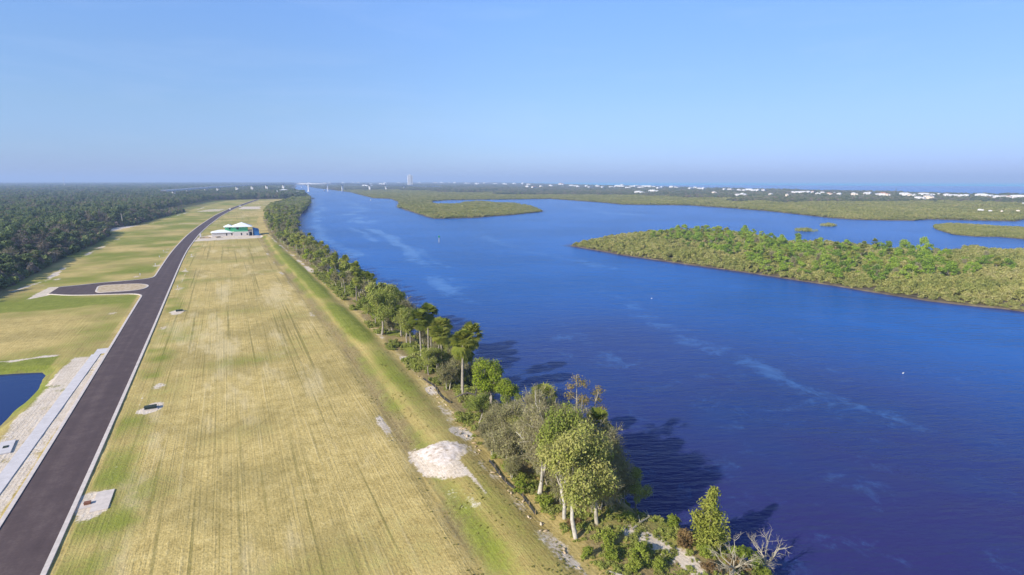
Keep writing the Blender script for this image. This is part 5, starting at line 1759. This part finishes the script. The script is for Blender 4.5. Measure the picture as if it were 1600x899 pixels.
# dark conifers standing above the houses
m1 = MB(); m1.tube([(0, 0, -2), (0, 0, 9), (0, 0, 17)], [.4, .25, .05], 6)
rs2 = np.random.default_rng(77)
lob = [(rs2.normal() * .3, rs2.normal() * .3, 3 + 1.1 * k, 3.4 * (1 - k / 14), 3.4 * (1 - k / 14), .5) for k in range(13)]
spire = [(m1.mesh('trunk', M_DARKBARK), quads_mesh('crown', leaf_cloud(rs2, lob, 700, .4), M_COAST))]
for (u, v, s, lab) in [(1378, 303.5, .8, 'dark narrow conifer by the orange-roofed house, left of two against the sea'), (1399.5, 303.5, 1.15, 'taller dark conifer, right of two against the sea'), (1233, 299, .9, 'lone dark conifer against the sea left of the orange-roofed house')]:
    x, y = at(u, v, 4)
    place('conifer_tree', spire, 0, x * .95, y * .95, s, lab, zz=0)
# far masts
x, y = at(101, 291, 0)
m = MB(); m.tube([(0, 0, 0), (0, 0, 55)], [1.6, .8], 6)
tag(obj('radio_mast', m.mesh('radio_mast', M_WHITE), loc=(x * .8, y * .8, 0)), 'thin pale mast above the woodland on the horizon', 'mast')


# ------------------------------------------------------------------ air, sky, sun
SUN_EL, SUN_AZ_FROM = math.radians(28), math.radians(-105)     # light comes from the left (-X)
mh = NT('haze')
pv = mh.n('ShaderNodeVolumePrincipled')
pv.inputs['Color'].default_value = (0.55, 0.72, 1.0, 1)
pv.inputs['Density'].default_value = 2.0e-4
pv.inputs['Anisotropy'].default_value = 0.0
mh.t.links.new(pv.outputs[0], mh.out.inputs['Volume'])
HZ = MB().box(-26000, 62000, -4000, 82000, -9.0, 130)
hz = obj('haze', HZ.mesh('haze', mh.mat))
tag(hz, 'thin bluish haze over the far land and water', 'haze', kind='stuff')

W = bpy.data.worlds.new('World')
SC.world = W
W.use_nodes = True
nt = W.node_tree
nt.nodes.clear()
wo = nt.nodes.new('ShaderNodeOutputWorld')
bg = nt.nodes.new('ShaderNodeBackground')
sky = nt.nodes.new('ShaderNodeTexSky')
sky.sky_type = 'NISHITA'
sky.sun_disc = False
sky.sun_elevation = SUN_EL
sky.sun_rotation = SUN_AZ_FROM
sky.altitude = 0
sky.air_density = 1.0
sky.dust_density = 0.3
sky.ozone_density = 4.0
bg.inputs['Strength'].default_value = 0.12
geo = nt.nodes.new('ShaderNodeTexCoord')
sep = nt.nodes.new('ShaderNodeSeparateXYZ')
nt.links.new(geo.outputs['Generated'], sep.inputs[0])
mxz = nt.nodes.new('ShaderNodeMath'); mxz.operation = 'MAXIMUM'; mxz.inputs[1].default_value = 0.004
nt.links.new(sep.outputs[2], mxz.inputs[0])
cmb = nt.nodes.new('ShaderNodeCombineXYZ')
nt.links.new(sep.outputs[0], cmb.inputs[0]); nt.links.new(sep.outputs[1], cmb.inputs[1]); nt.links.new(mxz.outputs[0], cmb.inputs[2])
nt.links.new(cmb.outputs[0], sky.inputs[0])
rp = nt.nodes.new('ShaderNodeValToRGB')
TINT = [(0.0, (.46, .56, .98)), (0.021, (.47, .57, .98)), (0.045, (.52, .61, .92)), (0.108, (.68, .72, .88)), (0.187, (.80, .85, 1.0)), (0.269, (.90, .99, 1.2)), (0.6, (.95, 1.0, 1.12)), (1.0, (1, 1, 1.05))]
el = rp.color_ramp.elements
while len(el) < len(TINT): el.new(0.5)
for e_, (q, c) in zip(el, TINT):
    e_.position = q
    e_.color = (*c, 1)
nt.links.new(mxz.outputs[0], rp.inputs[0])
mul = nt.nodes.new('ShaderNodeMix'); mul.data_type = 'RGBA'; mul.blend_type = 'MULTIPLY'
mul.inputs[0].default_value = 1.0
nt.links.new(sky.outputs[0], mul.inputs[6]); nt.links.new(rp.outputs[0], mul.inputs[7])
mr = nt.nodes.new('ShaderNodeMapRange'); mr.interpolation_type = 'SMOOTHSTEP'
mr.inputs[1].default_value = 0.35; mr.inputs[2].default_value = 0.95
nt.links.new(sep.outputs[0], mr.inputs[0])
m3 = nt.nodes.new('ShaderNodeMix'); m3.data_type = 'RGBA'; m3.blend_type = 'MULTIPLY'
m3.inputs[7].default_value = (.80, .80, .90, 1)
nt.links.new(mr.outputs[0], m3.inputs[0]); nt.links.new(mul.outputs[2], m3.inputs[6])
mpn = nt.nodes.new('ShaderNodeMapping'); mpn.inputs['Scale'].default_value = (2.0, 3.0, 16.0)
nt.links.new(geo.outputs['Generated'], mpn.inputs[0])
cn = nt.nodes.new('ShaderNodeTexNoise'); cn.inputs['Scale'].default_value = 1.6; cn.inputs['Detail'].default_value = 7; cn.inputs['Roughness'].default_value = 0.62; cn.inputs['Distortion'].default_value = 0.5
nt.links.new(mpn.outputs[0], cn.inputs['Vector'])
cm = nt.nodes.new('ShaderNodeMapRange'); cm.inputs[1].default_value = 0.52; cm.inputs[2].default_value = 0.8; cm.inputs[3].default_value = 0.0; cm.inputs[4].default_value = 0.08
nt.links.new(cn.outputs['Fac'], cm.inputs[0])
m4 = nt.nodes.new('ShaderNodeMix'); m4.data_type = 'RGBA'
m4.inputs[7].default_value = (4.6, 5.2, 6.6, 1)
nt.links.new(cm.outputs[0], m4.inputs[0]); nt.links.new(m3.outputs[2], m4.inputs[6])
nt.links.new(m4.outputs[2], bg.inputs[0])
nt.links.new(bg.outputs[0], wo.inputs[0])

sd = bpy.data.lights.new('sun', 'SUN')
sd.energy = 4.4
sd.angle = math.radians(0.55)
sd.color = (1.0, 0.93, 0.82)
so = bpy.data.objects.new('sun', sd)
COL.objects.link(so)
dx, dy, dz = math.sin(SUN_AZ_FROM) * math.cos(SUN_EL), math.cos(SUN_AZ_FROM) * math.cos(SUN_EL), math.sin(SUN_EL)
from mathutils import Vector
so.rotation_euler = Vector((dx, dy, dz)).to_track_quat('Z', 'Y').to_euler()

SC.view_settings.view_transform = 'Standard'
SC.view_settings.look = 'None'
SC.view_settings.exposure = 0.6
SC.view_settings.gamma = 1.0
SC.view_settings.use_curve_mapping = False
SC.cycles.max_bounces = 5
SC.cycles.diffuse_bounces = 2
SC.cycles.glossy_bounces = 2
SC.cycles.transmission_bounces = 2
SC.cycles.volume_bounces = 0
SC.cycles.transparent_max_bounces = 4
SC.cycles.use_denoising = True
